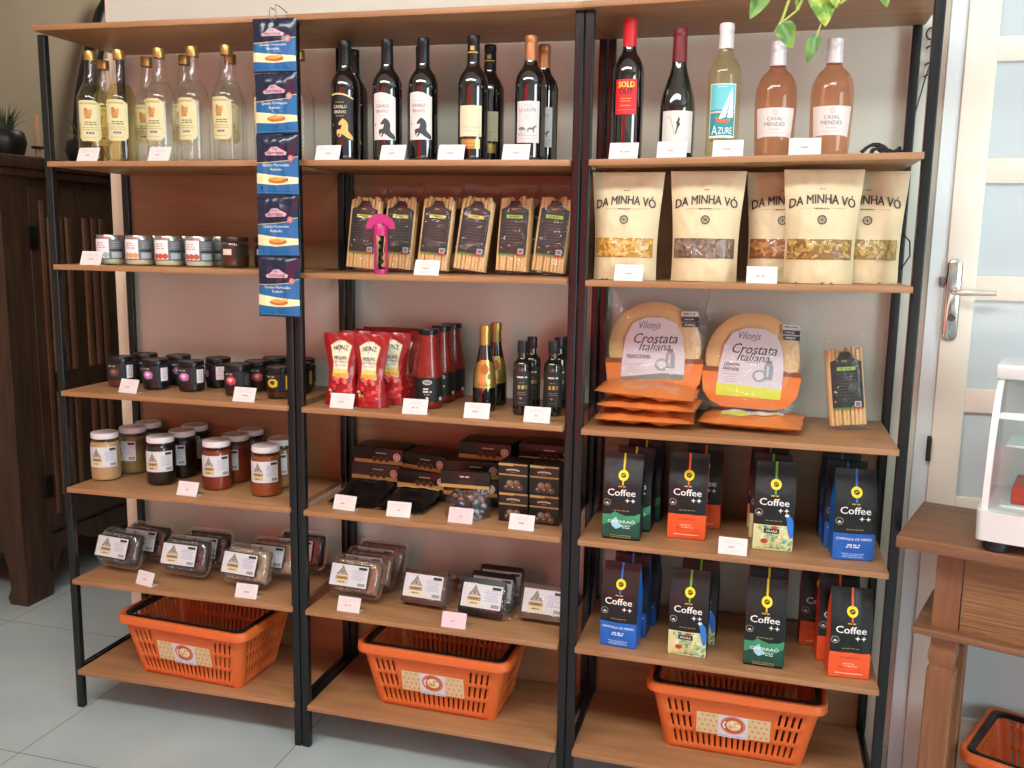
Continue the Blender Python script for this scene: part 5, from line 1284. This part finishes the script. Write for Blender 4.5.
# ------------------------------------------------------------------ hanging strip of cheese sachets
root = thing('sachet_strip', 'strip of five blue and navy sachets hanging from the top board', 'sachets', (.727, -.020, 0))
def sachet(seed, h):
    off = Vector((seed * 2.3, 0, 5)); w = .0605
    def S(u, v, s):
        e = (1 - abs(u) ** 4) * (1 - abs(2 * v - 1) ** 6)
        return Vector((u * w * (1 - .03 * math.sin(PI * v)), -s * (.009 * e + .0045 * noise.noise(Vector((u * 3, v * 4, s)) + off) * e + .0004), v * h))
    bm = bmesh.new(); us, vs = rng(-1, 1, 30), rng(0, 1, 38)
    surf(bm, lambda u, v: S(u, v, 1), us, vs); surf(bm, lambda u, v: S(-u, v, -1), us, vs)
    bmesh.ops.remove_doubles(bm, verts=bm.verts, dist=.0003); bmesh.ops.recalc_face_normals(bm, faces=bm.faces)
    o = finish('sachet', bm, mat('navy_sachet_foil', '#18213a', .25, noise_amt=.15, bump=.35, bump_scale=45, coat=.3), root, angle=60)
    a = Art(); k = h / .152
    wv = [(-.058 + .116 * t / 12, (.082 + .010 * (t / 12) ** 2 + (.006 if t > 10 else 0)) * k) for t in range(13)]
    a.poly([(-.058, .004 * k), (.058, .004 * k)] + wv[::-1], '#24659c', 0); a.stroke(wv, .0016, '#d8c47c', 1)
    a.poly([(-.058, .030 * k), (.0, .026 * k), (.058, .031 * k), (.058, .046 * k), (0, .050 * k), (-.058, .057 * k)], '#e9dfae', 1)
    a.ell(.004, .038 * k, .026, .0075 * k, '#b8703a', 2); a.ell(.002, .041 * k, .020, .005 * k, '#d99a54', 3); a.ell(.018, .044 * k, .010, .003, '#e6b870', 4)
    a.text('Queijo Parmesão', 0, .0755 * k, .0085 * k, '#dfe9f2', 2, w=.074, bold=.01); a.text('Ralado', .001, .0655 * k, .0065 * k, '#dfe9f2', 2, w=.032, bold=.01)
    a.poly([(-.032, .106 * k), (-.028, .100 * k), (.028, .101 * k), (.031, .108 * k), (.014, .116 * k), (.004, .122 * k), (-.012, .121 * k), (-.018, .114 * k)], '#c9a8b4', 1); a.text('Serrana', -.001, .1075 * k, .0085 * k, '#8a3a52', 3, w=.046, bold=.02); a.text('Sta', -.004, .117 * k, .006, '#3a4472', 3, w=.014)
    a.ell(.041, .093 * k, .007, .008, '#c99a94', 3, 14); a.ring(.041, .093 * k, .006, .0016, '#b85048', 4, 14)
    a.rect(0, .0075 * k, .10, .0012, '#5a94c8', 1)
    a.build('print', o, lambda x, z, of: tuple(S(max(-1, min(1, x / (w * .97))), z / h, 1) - Vector((0, of * 3.0, 0))), .012, .012, .28)
    return o
zs_ = [(1.985, 1.853, -.002), (1.853, 1.702, .001), (1.702, 1.549, -.001), (1.549, 1.393, -.002), (1.393, 1.237, -.004)]
for i, (zt, zb, dx) in enumerate(zs_):
    o = sachet(i, zt - zb - .001); o.location = (dx, 0, zb + .0005); o.rotation_euler = (0, .01 * (-1) ** i, .02 * (-1) ** i)
bm = bmesh.new()
tube(bm, [(-.004, .008, 2.006), (-.004, -.012, 2.008), (-.006, -.014, 2.000), (-.008, -.012, 1.985), (0, -.012, 1.974), (.010, -.012, 1.982), (.012, -.013, 1.998), (.010, -.012, 2.014), (.010, .010, 2.014), (.010, .045, 2.007)], .0013, 6)
finish('wire_hook', bm, mat('hook_steel', '#8f8a84', .35, .8), root)
# ------------------------------------------------------------------ left room: old cabinet and what stands on it
M_old = wood('dark_carved_oak', '#2c1d14', '#4a3322', (18, 18, 1.4), 0.5, .3)
M_old2 = wood('dark_carved_oak_ridge', '#4a3220', '#6a4a30', (18, 18, 1.4), 0.45, .3)
root = thing('cabinet', 'tall dark carved wooden cabinet standing in the side room at left', 'cabinet', (-.75, .60, 0), 0)
CW, CD, CH = 1.75, .46, 1.725   # along y, along -x, height
bm = bmesh.new(); box(bm, -CD, .02, .20, -.012, CW - .02, CH - .06, 0, .004); finish('body', bm, M_old, root)
bm = bmesh.new(); box(bm, -CD - .02, -.03, CH - .045, .035, CW + .03, CH, 0, .008); box(bm, -CD - .01, -.01, CH - .075, .018, CW + .01, CH - .045, 0, .006); finish('top', bm, M_old, root)
for y in (0.0, CW - .15):
    for x0 in (-CD, -.095):
        bm = bmesh.new()
        loft(bm, [[(x0 + .0475 + sx * k * .0475, y + .075 + sy * k * .075, z) for sx, sy in ((-1, -1), (1, -1), (1, 1), (-1, 1))] for z, k in ((0, .88), (.03, .95), (.06, .82), (.14, .85), (.20, 1.0), (CH - .07, 1.0))], 0, True, True, True)
        finish('post', bm, M_old, root, angle=25)
# carved apron with two curved scallops
ap = [(.15, .25), (.15, .09)] + [(.16 + .02 * math.sin(t), .10 + .05 * (1 - math.cos(t))) for t in rng(0, PI * .5, 4)] + [(.20 + .18 * k / 8, .165 + .035 * math.sin(PI * k / 8)) for k in range(9)]
half = CW / 2; ap += [(half - .12, .15), (half - .03, .12), (half, .10)]
ap = ap + [(CW - y, z) for y, z in ap[::-1][1:]]
bm = bmesh.new(); loft(bm, [[(x, y, z) for y, z in ap] for x in (-.030, -.004)], 0, True, True, True); finish('apron', bm, M_old, root, angle=30, smooth=False)
for d in range(3):
    y0 = .13 + d * .505; y1 = y0 + .485
    bm = bmesh.new(); box(bm, -.014, y0, .27, 0.004, y1, CH - .11, 0, .004); dr = finish('door', bm, M_old, root)
    for k in range(7):
        yy = y0 + .10 + k * .048
        if k == 3: continue
        bm = bmesh.new()
        for z0, z1 in ((.40, .82), (.90, CH - .22)):
            lp = [(.004 + .011 * math.sin(a), yy + .017 * math.cos(a)) for a in rng(0, PI, 8)]
            prism(bm, lp, z0, z1)
        finish('linenfold_ridge', bm, M_old2, dr, angle=50)
    bm = bmesh.new(); box(bm, .004, y0 + .045, .33, .013, y0 + .065, CH - .16, 0, .003); finish('moulding', bm, M_old2, dr)
    for z in (.45, CH - .30): 
        bm = bmesh.new(); box(bm, .002, y0 - .012, z - .045, .012, y0 + .03, z + .045, 0, .004); finish('iron_hinge', bm, mat('black_iron', '#141414', .5, .4), dr)
# plants
def grass_pot(loc, s, lab, seed):
    root = thing('potted_plant', lab, 'plant', loc, 0, 'potted grassy plants on the cabinet'); R = random.Random(seed)
    bm = bmesh.new(); lathe(bm, [(0, 0), (.045 * s, 0), (.070 * s, .03 * s), (.082 * s, .075 * s), (.074 * s, .115 * s), (.062 * s, .125 * s), (.056 * s, .118 * s), (.05 * s, .10 * s), (0, .10 * s)], 26); finish('pot', bm, mat('dark_ceramic_pot', '#1c1d1c', .4), root, angle=50)
    bm = bmesh.new()
    for k in range(46):
        t = R.uniform(0, 2 * PI); l = R.uniform(.12, .20) * s; ln = R.uniform(.3, 1.0); w = .0045 * s
        pts = []
        for j in range(7):
            q = j / 6; r = .02 * s + ln * l * .75 * q ** 1.4; z = .10 * s + l * (q * 1.0 - .62 * ln * q * q)
            pts.append((Vector((r * math.cos(t), r * math.sin(t), z)), w * (1 - q) + .0004))
        n = Vector((-math.sin(t), math.cos(t), 0))
        a = [bm.verts.new(p + n * ww) for p, ww in pts]; b = [bm.verts.new(p - n * ww) for p, ww in pts]
        for j in range(6): bm.faces.new((a[j], b[j], b[j + 1], a[j + 1]))
    finish('leaves', bm, mat('dusty_green_leaf', '#4a5a40', .5, noise_amt=.3, noise_scale=8), root)
grass_pot((-1.0, .905, CH), .95, 'potted grassy plant on the cabinet, at the left edge of the picture', 4)
grass_pot((-.98, 1.33, CH), 1.0, 'potted grassy plant on the cabinet, seen through the shelf posts', 8)
root = thing('candle', 'slim salmon coloured candle on the cabinet between the two plants', 'candle', (-1.0, 1.075, CH), 0)
bm = bmesh.new(); lathe(bm, [(0, 0), (.022, 0), (.022, .004), (.015, .012), (.013, .03), (0, .03)], 18); finish('holder', bm, mat('dark_holder', '#2a2420', .4), root)
bm = bmesh.new(); lathe(bm, [(.0105, .03), (.0105, .190), (.006, .197), (0, .198)], 18); finish('candle_stick', bm, mat('salmon_wax', '#c99a7a', .5), root)
bm = bmesh.new(); lathe(bm, [(.0, .062), (.024, .063), (.026, .068), (.024, .073), (0, .074)], 18); finish('drip_ring', bm, mat('dark_holder', '#2a2420', .4), root)
root = thing('curved_ornament', 'tall dark curved ornament rising behind the plant on the cabinet', 'ornament', (-1.14, 1.60, CH), 0)
bm = bmesh.new(); cp = [(.0, -.035, .02), (.0, -.065, .10), (.0, -.073, .21), (.0, -.052, .346), (.0, -.011, .486), (.0, .032, .606), (.0, .09, .744), (.0, .125, .80), (.0, .175, .86)]
tube(bm, cp, [.062, .056, .052, .050, .046, .042, .036, .030, .008], 18); finish('horn', bm, mat('dark_horn', '#1d1a17', .35, noise_amt=.2), root, angle=60)
bm = bmesh.new(); lathe(bm, sm([(0, 0), (.085, 0), (.085, .02), (.06, .035), (0, .035)], 1), 24); finish('base', bm, M_old, root)

# ------------------------------------------------------------------ right: carved side table, food warmer, basket
M_tab = wood('brown_table_wood', '#704b33', '#8c6243', (1.6, 16, 16), .5, .25)
M_tabv = wood('brown_table_leg_wood', '#74492f', '#8d603f', (16, 16, 1.4), .5, .25)
TA = math.radians(-17.9); TZ = .82; TWd, TDp = 1.05, .335
root = thing('side_table', 'carved brown wooden side table at the right edge', 'table', (2.256, -.079, 0), TA)
bm = bmesh.new(); hexa(bm, [(0, 0, TZ - .028), (TWd, 0, TZ - .028), (TWd, TDp, TZ - .028), (0, TDp, TZ - .028), (0, 0, TZ), (TWd, 0, TZ), (TWd, TDp, TZ), (0, TDp, TZ)], 0, .004); finish('table_top', bm, M_tab, root)
lx0, ly0 = .075, .060
def table_leg(cx, cy):
    bm = bmesh.new(); hw = .029
    prof = [(0, .9), (.02, 1.0), (.500, 1.0), (.502, .86), (.512, .80), (.530, .97), (.545, 1.0), (.556, .93), (.565, .86), (.590, .86), (.592, .93), (TZ - .028, .93)]
    loft(bm, [[(cx + sx * hw * k, cy + sy * hw * k, z) for sx, sy in ((-1, -1), (1, -1), (1, 1), (-1, 1))] for z, k in prof], 0, True, True, True)
    bmesh.ops.bevel(bm, geom=[e for e in bm.edges if abs(e.verts[0].co.z - e.verts[1].co.z) > .2], offset=.003, segments=1, affect='EDGES')
    finish('leg', bm, M_tabv, root, angle=20)
for cx in (lx0 + .030, TWd - .11):
    for cy in (ly0 + .033, TDp - .055): table_leg(cx, cy)
bm = bmesh.new(); box(bm, lx0 + .060, ly0 + .008, .60, TWd - .14, ly0 + .026, TZ - .028)
bm2 = None
finish('apron', bm, wood('rippled_table_panel', '#704a30', '#95693f', (2.2, 40, 60), .5, .9), root, smooth=False)
bm = bmesh.new()
for k in range(3): box(bm, lx0 + .20 + k * .24, ly0 + .002, .60, lx0 + .222 + k * .24, ly0 + .012, TZ - .028, 0, .002)
finish('divider', bm, M_tabv, root)
bm = bmesh.new(); box(bm, lx0 - .032, ly0 - .022, .590, TWd - .05, ly0 + .06, .606, 0, .003); box(bm, lx0 - .032, ly0 + .06, .590, lx0 + .07, TDp - .02, .606, 0, .003); finish('ledge', bm, M_tab, root)
bm = bmesh.new(); box(bm, lx0 + .005, ly0 + .01, .040, TWd - .06, TDp - .02, .060, 0, .003); finish('lower_shelf', bm, M_tab, root)
bm = bmesh.new(); box(bm, lx0 + .01, ly0 + .06, .62, lx0 + .03, TDp - .08, TZ - .028); finish('side_apron', bm, M_tabv, root, smooth=False)

# countertop food warmer on the table
fx, fy = .158, -.012
ca, sa = math.cos(TA), math.sin(TA)
root = thing('food_warmer', 'chrome countertop food display case with curved glass on the table', 'display case', (2.256 + fx * ca - fy * sa, -.079 + fx * sa + fy * ca, TZ), TA)
M_sheet = mat('polished_steel', '#e0e8e8', .40, 0.35)
for x, y in ((.035, .035), (.47, .035), (.035, .235), (.47, .235)):
    bm = bmesh.new(); lathe(bm, sm([(0, 0), (.024, 0), (.027, .010), (.024, .026), (0, .028)], 1), 20, 0, x, y)
    finish('foot', bm, mat('black_rubber_feet', '#17181a', .5), root)
bm = bmesh.new(); loft(bm, [[(x, y, z) for x, y in rrect(.51, .275, .012, 3, .250, .135)] for z in (.026, .030, .088)], 0, True, True, True)
for v in bm.verts:
    if v.co.z < .04: v.co.x = .25 + (v.co.x - .25) * .99
finish('base', bm, M_sheet, root)
curve = [(.018, .078), (.022, .14), (.034, .21), (.056, .275), (.085, .325), (.115, .352)]
for x in (.008, .492):
    bm = bmesh.new()
    side = curve + [(.135, .352), (.105, .318), (.076, .268), (.055, .205), (.043, .14), (.040, .078)]
    loft(bm, [[(x + dx, y, z) for y, z in side] for dx in (-.006, .006)], 0, True, True, True); finish('side_frame', bm, M_sheet, root, angle=40)
    bm = bmesh.new(); sp_ = [(.040, .080)] + [(y + .015, z) for y, z in curve[1:]] + [(.26, .352), (.26, .080)]
    loft(bm, [[(x + dx, y, z) for y, z in sp_] for dx in (-.0015, .0015)], 0, True, True, True); finish('side_glass', bm, film('warmer_glass', '#eef4f4', 1.5, rough=.02), root, smooth=False)
bm = bmesh.new(); surf(bm, lambda u, t: (u, curve[int(t)][0] + .004, curve[int(t)][1]), [.012, .488], [0, 1, 2, 3, 4, 5]); finish('front_glass', bm, MATS['warmer_glass'], root)
bm = bmesh.new(); box(bm, -.004, .105, .352, .504, .270, .384, 0, .006); finish('top_cover', bm, M_sheet, root)
bm = bmesh.new(); box(bm, .0, .256, .080, .500, .266, .352, 0, .002); finish('back_frame', bm, M_sheet, root)
bm = bmesh.new(); box(bm, .03, .06, .080, .47, .25, .092, 0, .003); box(bm, .03, .09, .21, .47, .25, .216, 0, .002); finish('shelf', bm, M_sheet, root)
bm = bmesh.new(); box(bm, .05, .075, .0925, .20, .21, .130, 0, .004); finish('red_tray', bm, mat('red_tray_plastic', '#b8402e', .35), root)
bm = bmesh.new(); box(bm, .22, .075, .0925, .45, .21, .105, 0, .004); finish('white_tray', bm, mat('white_tray', '#e8e6e4', .4), root)
bk.put('orange shopping basket under the side table at the right edge', (2.722, .122, .0606), rot=(0, 0, -.45), group='orange shopping baskets')
# ------------------------------------------------------------------ trailing pothos on top of the right bay
root = thing('trailing_plant', 'green and yellow variegated vine hanging over the top board', 'plant', (2.02, -.02, 2.0), 0)
def leaf_mat(name, c1, c2, sc):
    if name in MATS: return MATS[name]
    m = bpy.data.materials.new(name); m.use_nodes = True; nt = m.node_tree; b = nt.nodes['Principled BSDF']; b.inputs['Roughness'].default_value = .35
    tc = nt.nodes.new('ShaderNodeTexCoord'); n = nt.nodes.new('ShaderNodeTexNoise'); n.inputs['Scale'].default_value = sc; n.inputs['Detail'].default_value = 3
    cr = nt.nodes.new('ShaderNodeValToRGB'); cr.color_ramp.elements[0].position = .42; cr.color_ramp.elements[0].color = rgb(c1); cr.color_ramp.elements[1].position = .58; cr.color_ramp.elements[1].color = rgb(c2)
    nt.links.new(tc.outputs['Object'], n.inputs['Vector']); nt.links.new(n.outputs['Fac'], cr.inputs[0]); nt.links.new(cr.outputs[0], b.inputs['Base Color'])
    MATS[name] = m; return m
LM = [leaf_mat('leaf_variegated', '#5f8f2e', '#c6cf62', 32), leaf_mat('leaf_green', '#4f7f38', '#7fa64c', 22), leaf_mat('leaf_pale', '#8aa650', '#b9c47a', 20)]
def leaf(base, tip, width, face, mi, fold=.25):
    """heart shaped leaf from stalk end to tip; face = direction its upper side looks"""
    base, tip, face = Vector(base), Vector(tip), Vector(face)
    ax = (tip - base); L = ax.length; ax.normalize(); sdv = ax.cross(face).normalized(); nrm = sdv.cross(ax).normalized()
    bm = bmesh.new(); ts = rng(0, 1, 12); us = rng(-1, 1, 8)
    def P(u, t):
        w = width * (math.sin(PI * min(1, t ** .62)) ** .8) * (1 - .12 * t) + .0005
        back = -.10 * L * (abs(u) ** 1.2) * max(0, 1 - t * 3.2)
        return base + ax * (L * t + back) + sdv * (u * w) + nrm * (fold * w * abs(u) - .16 * L * t * t - .02 * L * math.sin(u * 3 + t * 6))
    surf(bm, lambda u, t: P(u, t), us, ts); surf(bm, lambda u, t: P(-u, t) - nrm * .0006, us, ts)
    bmesh.ops.remove_doubles(bm, verts=bm.verts, dist=.00005)
    o = finish('leaf', bm, LM[mi], root, angle=60); return o
O = Vector((2.02, -.02, 2.0))
def W_(x, y, z): return Vector((x, y, z)) - O
fc = (-.05, -1, .1)
M_stem = mat('pale_green_stem', '#a9b45e', .45)
for pts, r in (([(1.99, .05, 2.03), (1.982, -.035, 2.015), (1.962, -.05, 1.965), (1.948, -.05, 1.918), (1.940, -.05, 1.905)], .0034), ([(1.945, -.05, 1.912), (1.962, -.052, 1.925), (1.978, -.052, 1.938)], .0026),
               ([(2.02, .06, 2.03), (2.005, -.04, 2.015), (1.995, -.055, 1.975), (1.978, -.055, 1.938)], .0042), ([(2.04, .05, 2.03), (2.046, -.045, 2.01), (2.043, -.055, 1.96), (2.032, -.05, 1.920), (2.021, -.05, 1.882)], .0018),
               ([(2.11, .05, 2.03), (2.10, -.04, 2.006), (2.085, -.055, 1.963), (2.065, -.055, 1.948), (2.050, -.055, 1.952)], .0032), ([(1.93, .05, 2.03), (1.915, -.04, 2.01), (1.905, -.05, 1.985)], .0028), ([(2.13, .05, 2.03), (2.135, -.04, 2.01), (2.140, -.05, 1.99)], .0022),
               ([(1.944, -.05, 1.912), (1.938, -.052, 1.902), (1.934, -.05, 1.896)], .0016)):
    bm = bmesh.new(); tube(bm, [W_(*p) for p in pts], r, 8); finish('stem', bm, M_stem, root)
for b, t, w, f, mi, fo in (((1.908, -.05, 1.985), (1.885, -.062, 1.925), .021, (.4, -1, .3), 1, .7), ((1.952, -.052, 1.912), (1.972, -.062, 1.862), .021, fc, 1, .2), ((2.021, -.050, 1.883), (2.004, -.058, 1.833), .0145, (-.2, -1, 0), 1, .2),
                           ((2.020, -.055, 2.005), (2.040, -.070, 1.905), .036, (.1, -1, .2), 0, .25), ((2.030, -.060, 2.018), (2.062, -.075, 1.94), .030, (.5, -1, .3), 0, .3), ((1.99, -.055, 2.012), (1.972, -.065, 1.945), .012, (-.6, -1, 0), 1, .8),
                           ((2.135, -.05, 2.008), (2.158, -.062, 1.938), .021, (.1, -1, .1), 1, .2), ((2.100, -.05, 2.004), (2.066, -.062, 1.972), .015, (0, -1, .6), 2, .4), ((2.0, .0, 2.05), (1.95, -.03, 2.05), .035, (0, -.3, 1), 0, .2), ((2.08, .0, 2.06), (2.12, -.03, 2.05), .035, (0, -.3, 1), 1, .2)):
    leaf(W_(*b), W_(*t), w, f, mi, fo)
bm = bmesh.new(); lathe(bm, [(0, 0), (.06, 0), (.075, .10), (.08, .105), (.08, .12), (.072, .12), (.068, .10), (0, .10)], 28, 0, 0, .10, .0005); finish('pot', bm, mat('terracotta_pot', '#a8643e', .7, noise_amt=.1), root)
for v_ in ():
    pass
for sx in (1.99, 2.02, 2.04, 2.11, 1.93, 2.13):
    bm = bmesh.new(); tube(bm, [W_(2.02, .08, 2.09), W_((sx + 2.02) / 2, .07, 2.125), W_(sx, .05, 2.03)], .003, 8); finish('stem', bm, M_stem, root)

# thin wires on the wall beside the right post
root = thing('wall_wire', 'thin dark twisted wire hanging on the wall at upper right', 'wire', (2.285, .368, 1.60), 0)
bm = bmesh.new(); tube(bm, [(.028, 0, .39), (.020, -.004, .345), (.026, -.003, .31), (.014, -.004, .26), (-.006, -.003, .16), (-.020, -.003, .10), (-.014, -.003, .03), (-.010, -.002, -.06)], .0018, 6); finish('wire', bm, mat('dark_wire', '#3a3834', .5), root)
bm = bmesh.new(); tube(bm, [(.020 + .012 * math.cos(t), -.004, .365 + .014 * math.sin(t)) for t in rng(0, 5.2, 14)], .0024, 6)
for dz in (.33, .29, .262): tube(bm, [(.010, -.004, dz), (.018, -.006, dz + .006), (.026, -.004, dz + .002)], .0026, 6)
finish('clip', bm, mat('dark_wire', '#3a3834', .5), root)
root = thing('cable_loop', 'thin black cable loop beside the rightmost pasta pouch', 'cable', (2.262, .30, 1.36), 0)
bm = bmesh.new(); tube(bm, [(-.02, .02, .10), (.0, -.01, .125), (.020, -.03, .10), (.022, -.035, .065), (.006, -.03, .035), (-.02, -.02, .022), (-.05, .0, .024)], .0018, 7); finish('cable', bm, mat('black_cable', '#1c1d1f', .5), root)
# black strap on the wine shelf
root = thing('strap', 'small black coiled strap with white end on the wine shelf', 'strap', (2.180, .085, ztop(2, 1, 2.18)), .1)
M_strap = mat('black_strap', '#101113', .4)
def ribbon(bm, pts, w, t=.0036):
    loops = []
    for i, p in enumerate(pts):
        a, b = Vector(pts[max(i - 1, 0)]), Vector(pts[min(i + 1, len(pts) - 1)]); d = (b - a).normalized(); n = Vector((-d.z, 0, d.x))
        p = Vector(p); loops.append([p + Vector((0, -w / 2, 0)) + n * t, p + Vector((0, w / 2, 0)) + n * t, p + Vector((0, w / 2, 0)) - n * t, p + Vector((0, -w / 2, 0)) - n * t])
    loft(bm, loops, 0, True, True, True)
bm = bmesh.new()
ribbon(bm, [(-.040, 0, .010), (-.032, 0, .019), (-.020, 0, .026), (-.008, 0, .026), (.004, 0, .021), (.012, 0, .014), (.024, 0, .010), (.034, 0, .013), (.040, 0, .020)], .026)
ribbon(bm, [(-.022, -.004, .004), (-.018, -.004, .015), (-.006, -.004, .018), (.004, -.004, .010), (.002, -.004, .004), (.02, -.004, .003), (.040, -.004, .006), (.042, -.004, .014)], .022)
finish('band', bm, M_strap, root, angle=50)
bm = bmesh.new(); ribbon(bm, [(-.042, -.002, .0035), (-.030, -.002, .005), (-.020, -.002, .0035)], .022, .0025); finish('white_end', bm, mat('white_strap_end', '#e6e4e2', .4), root)
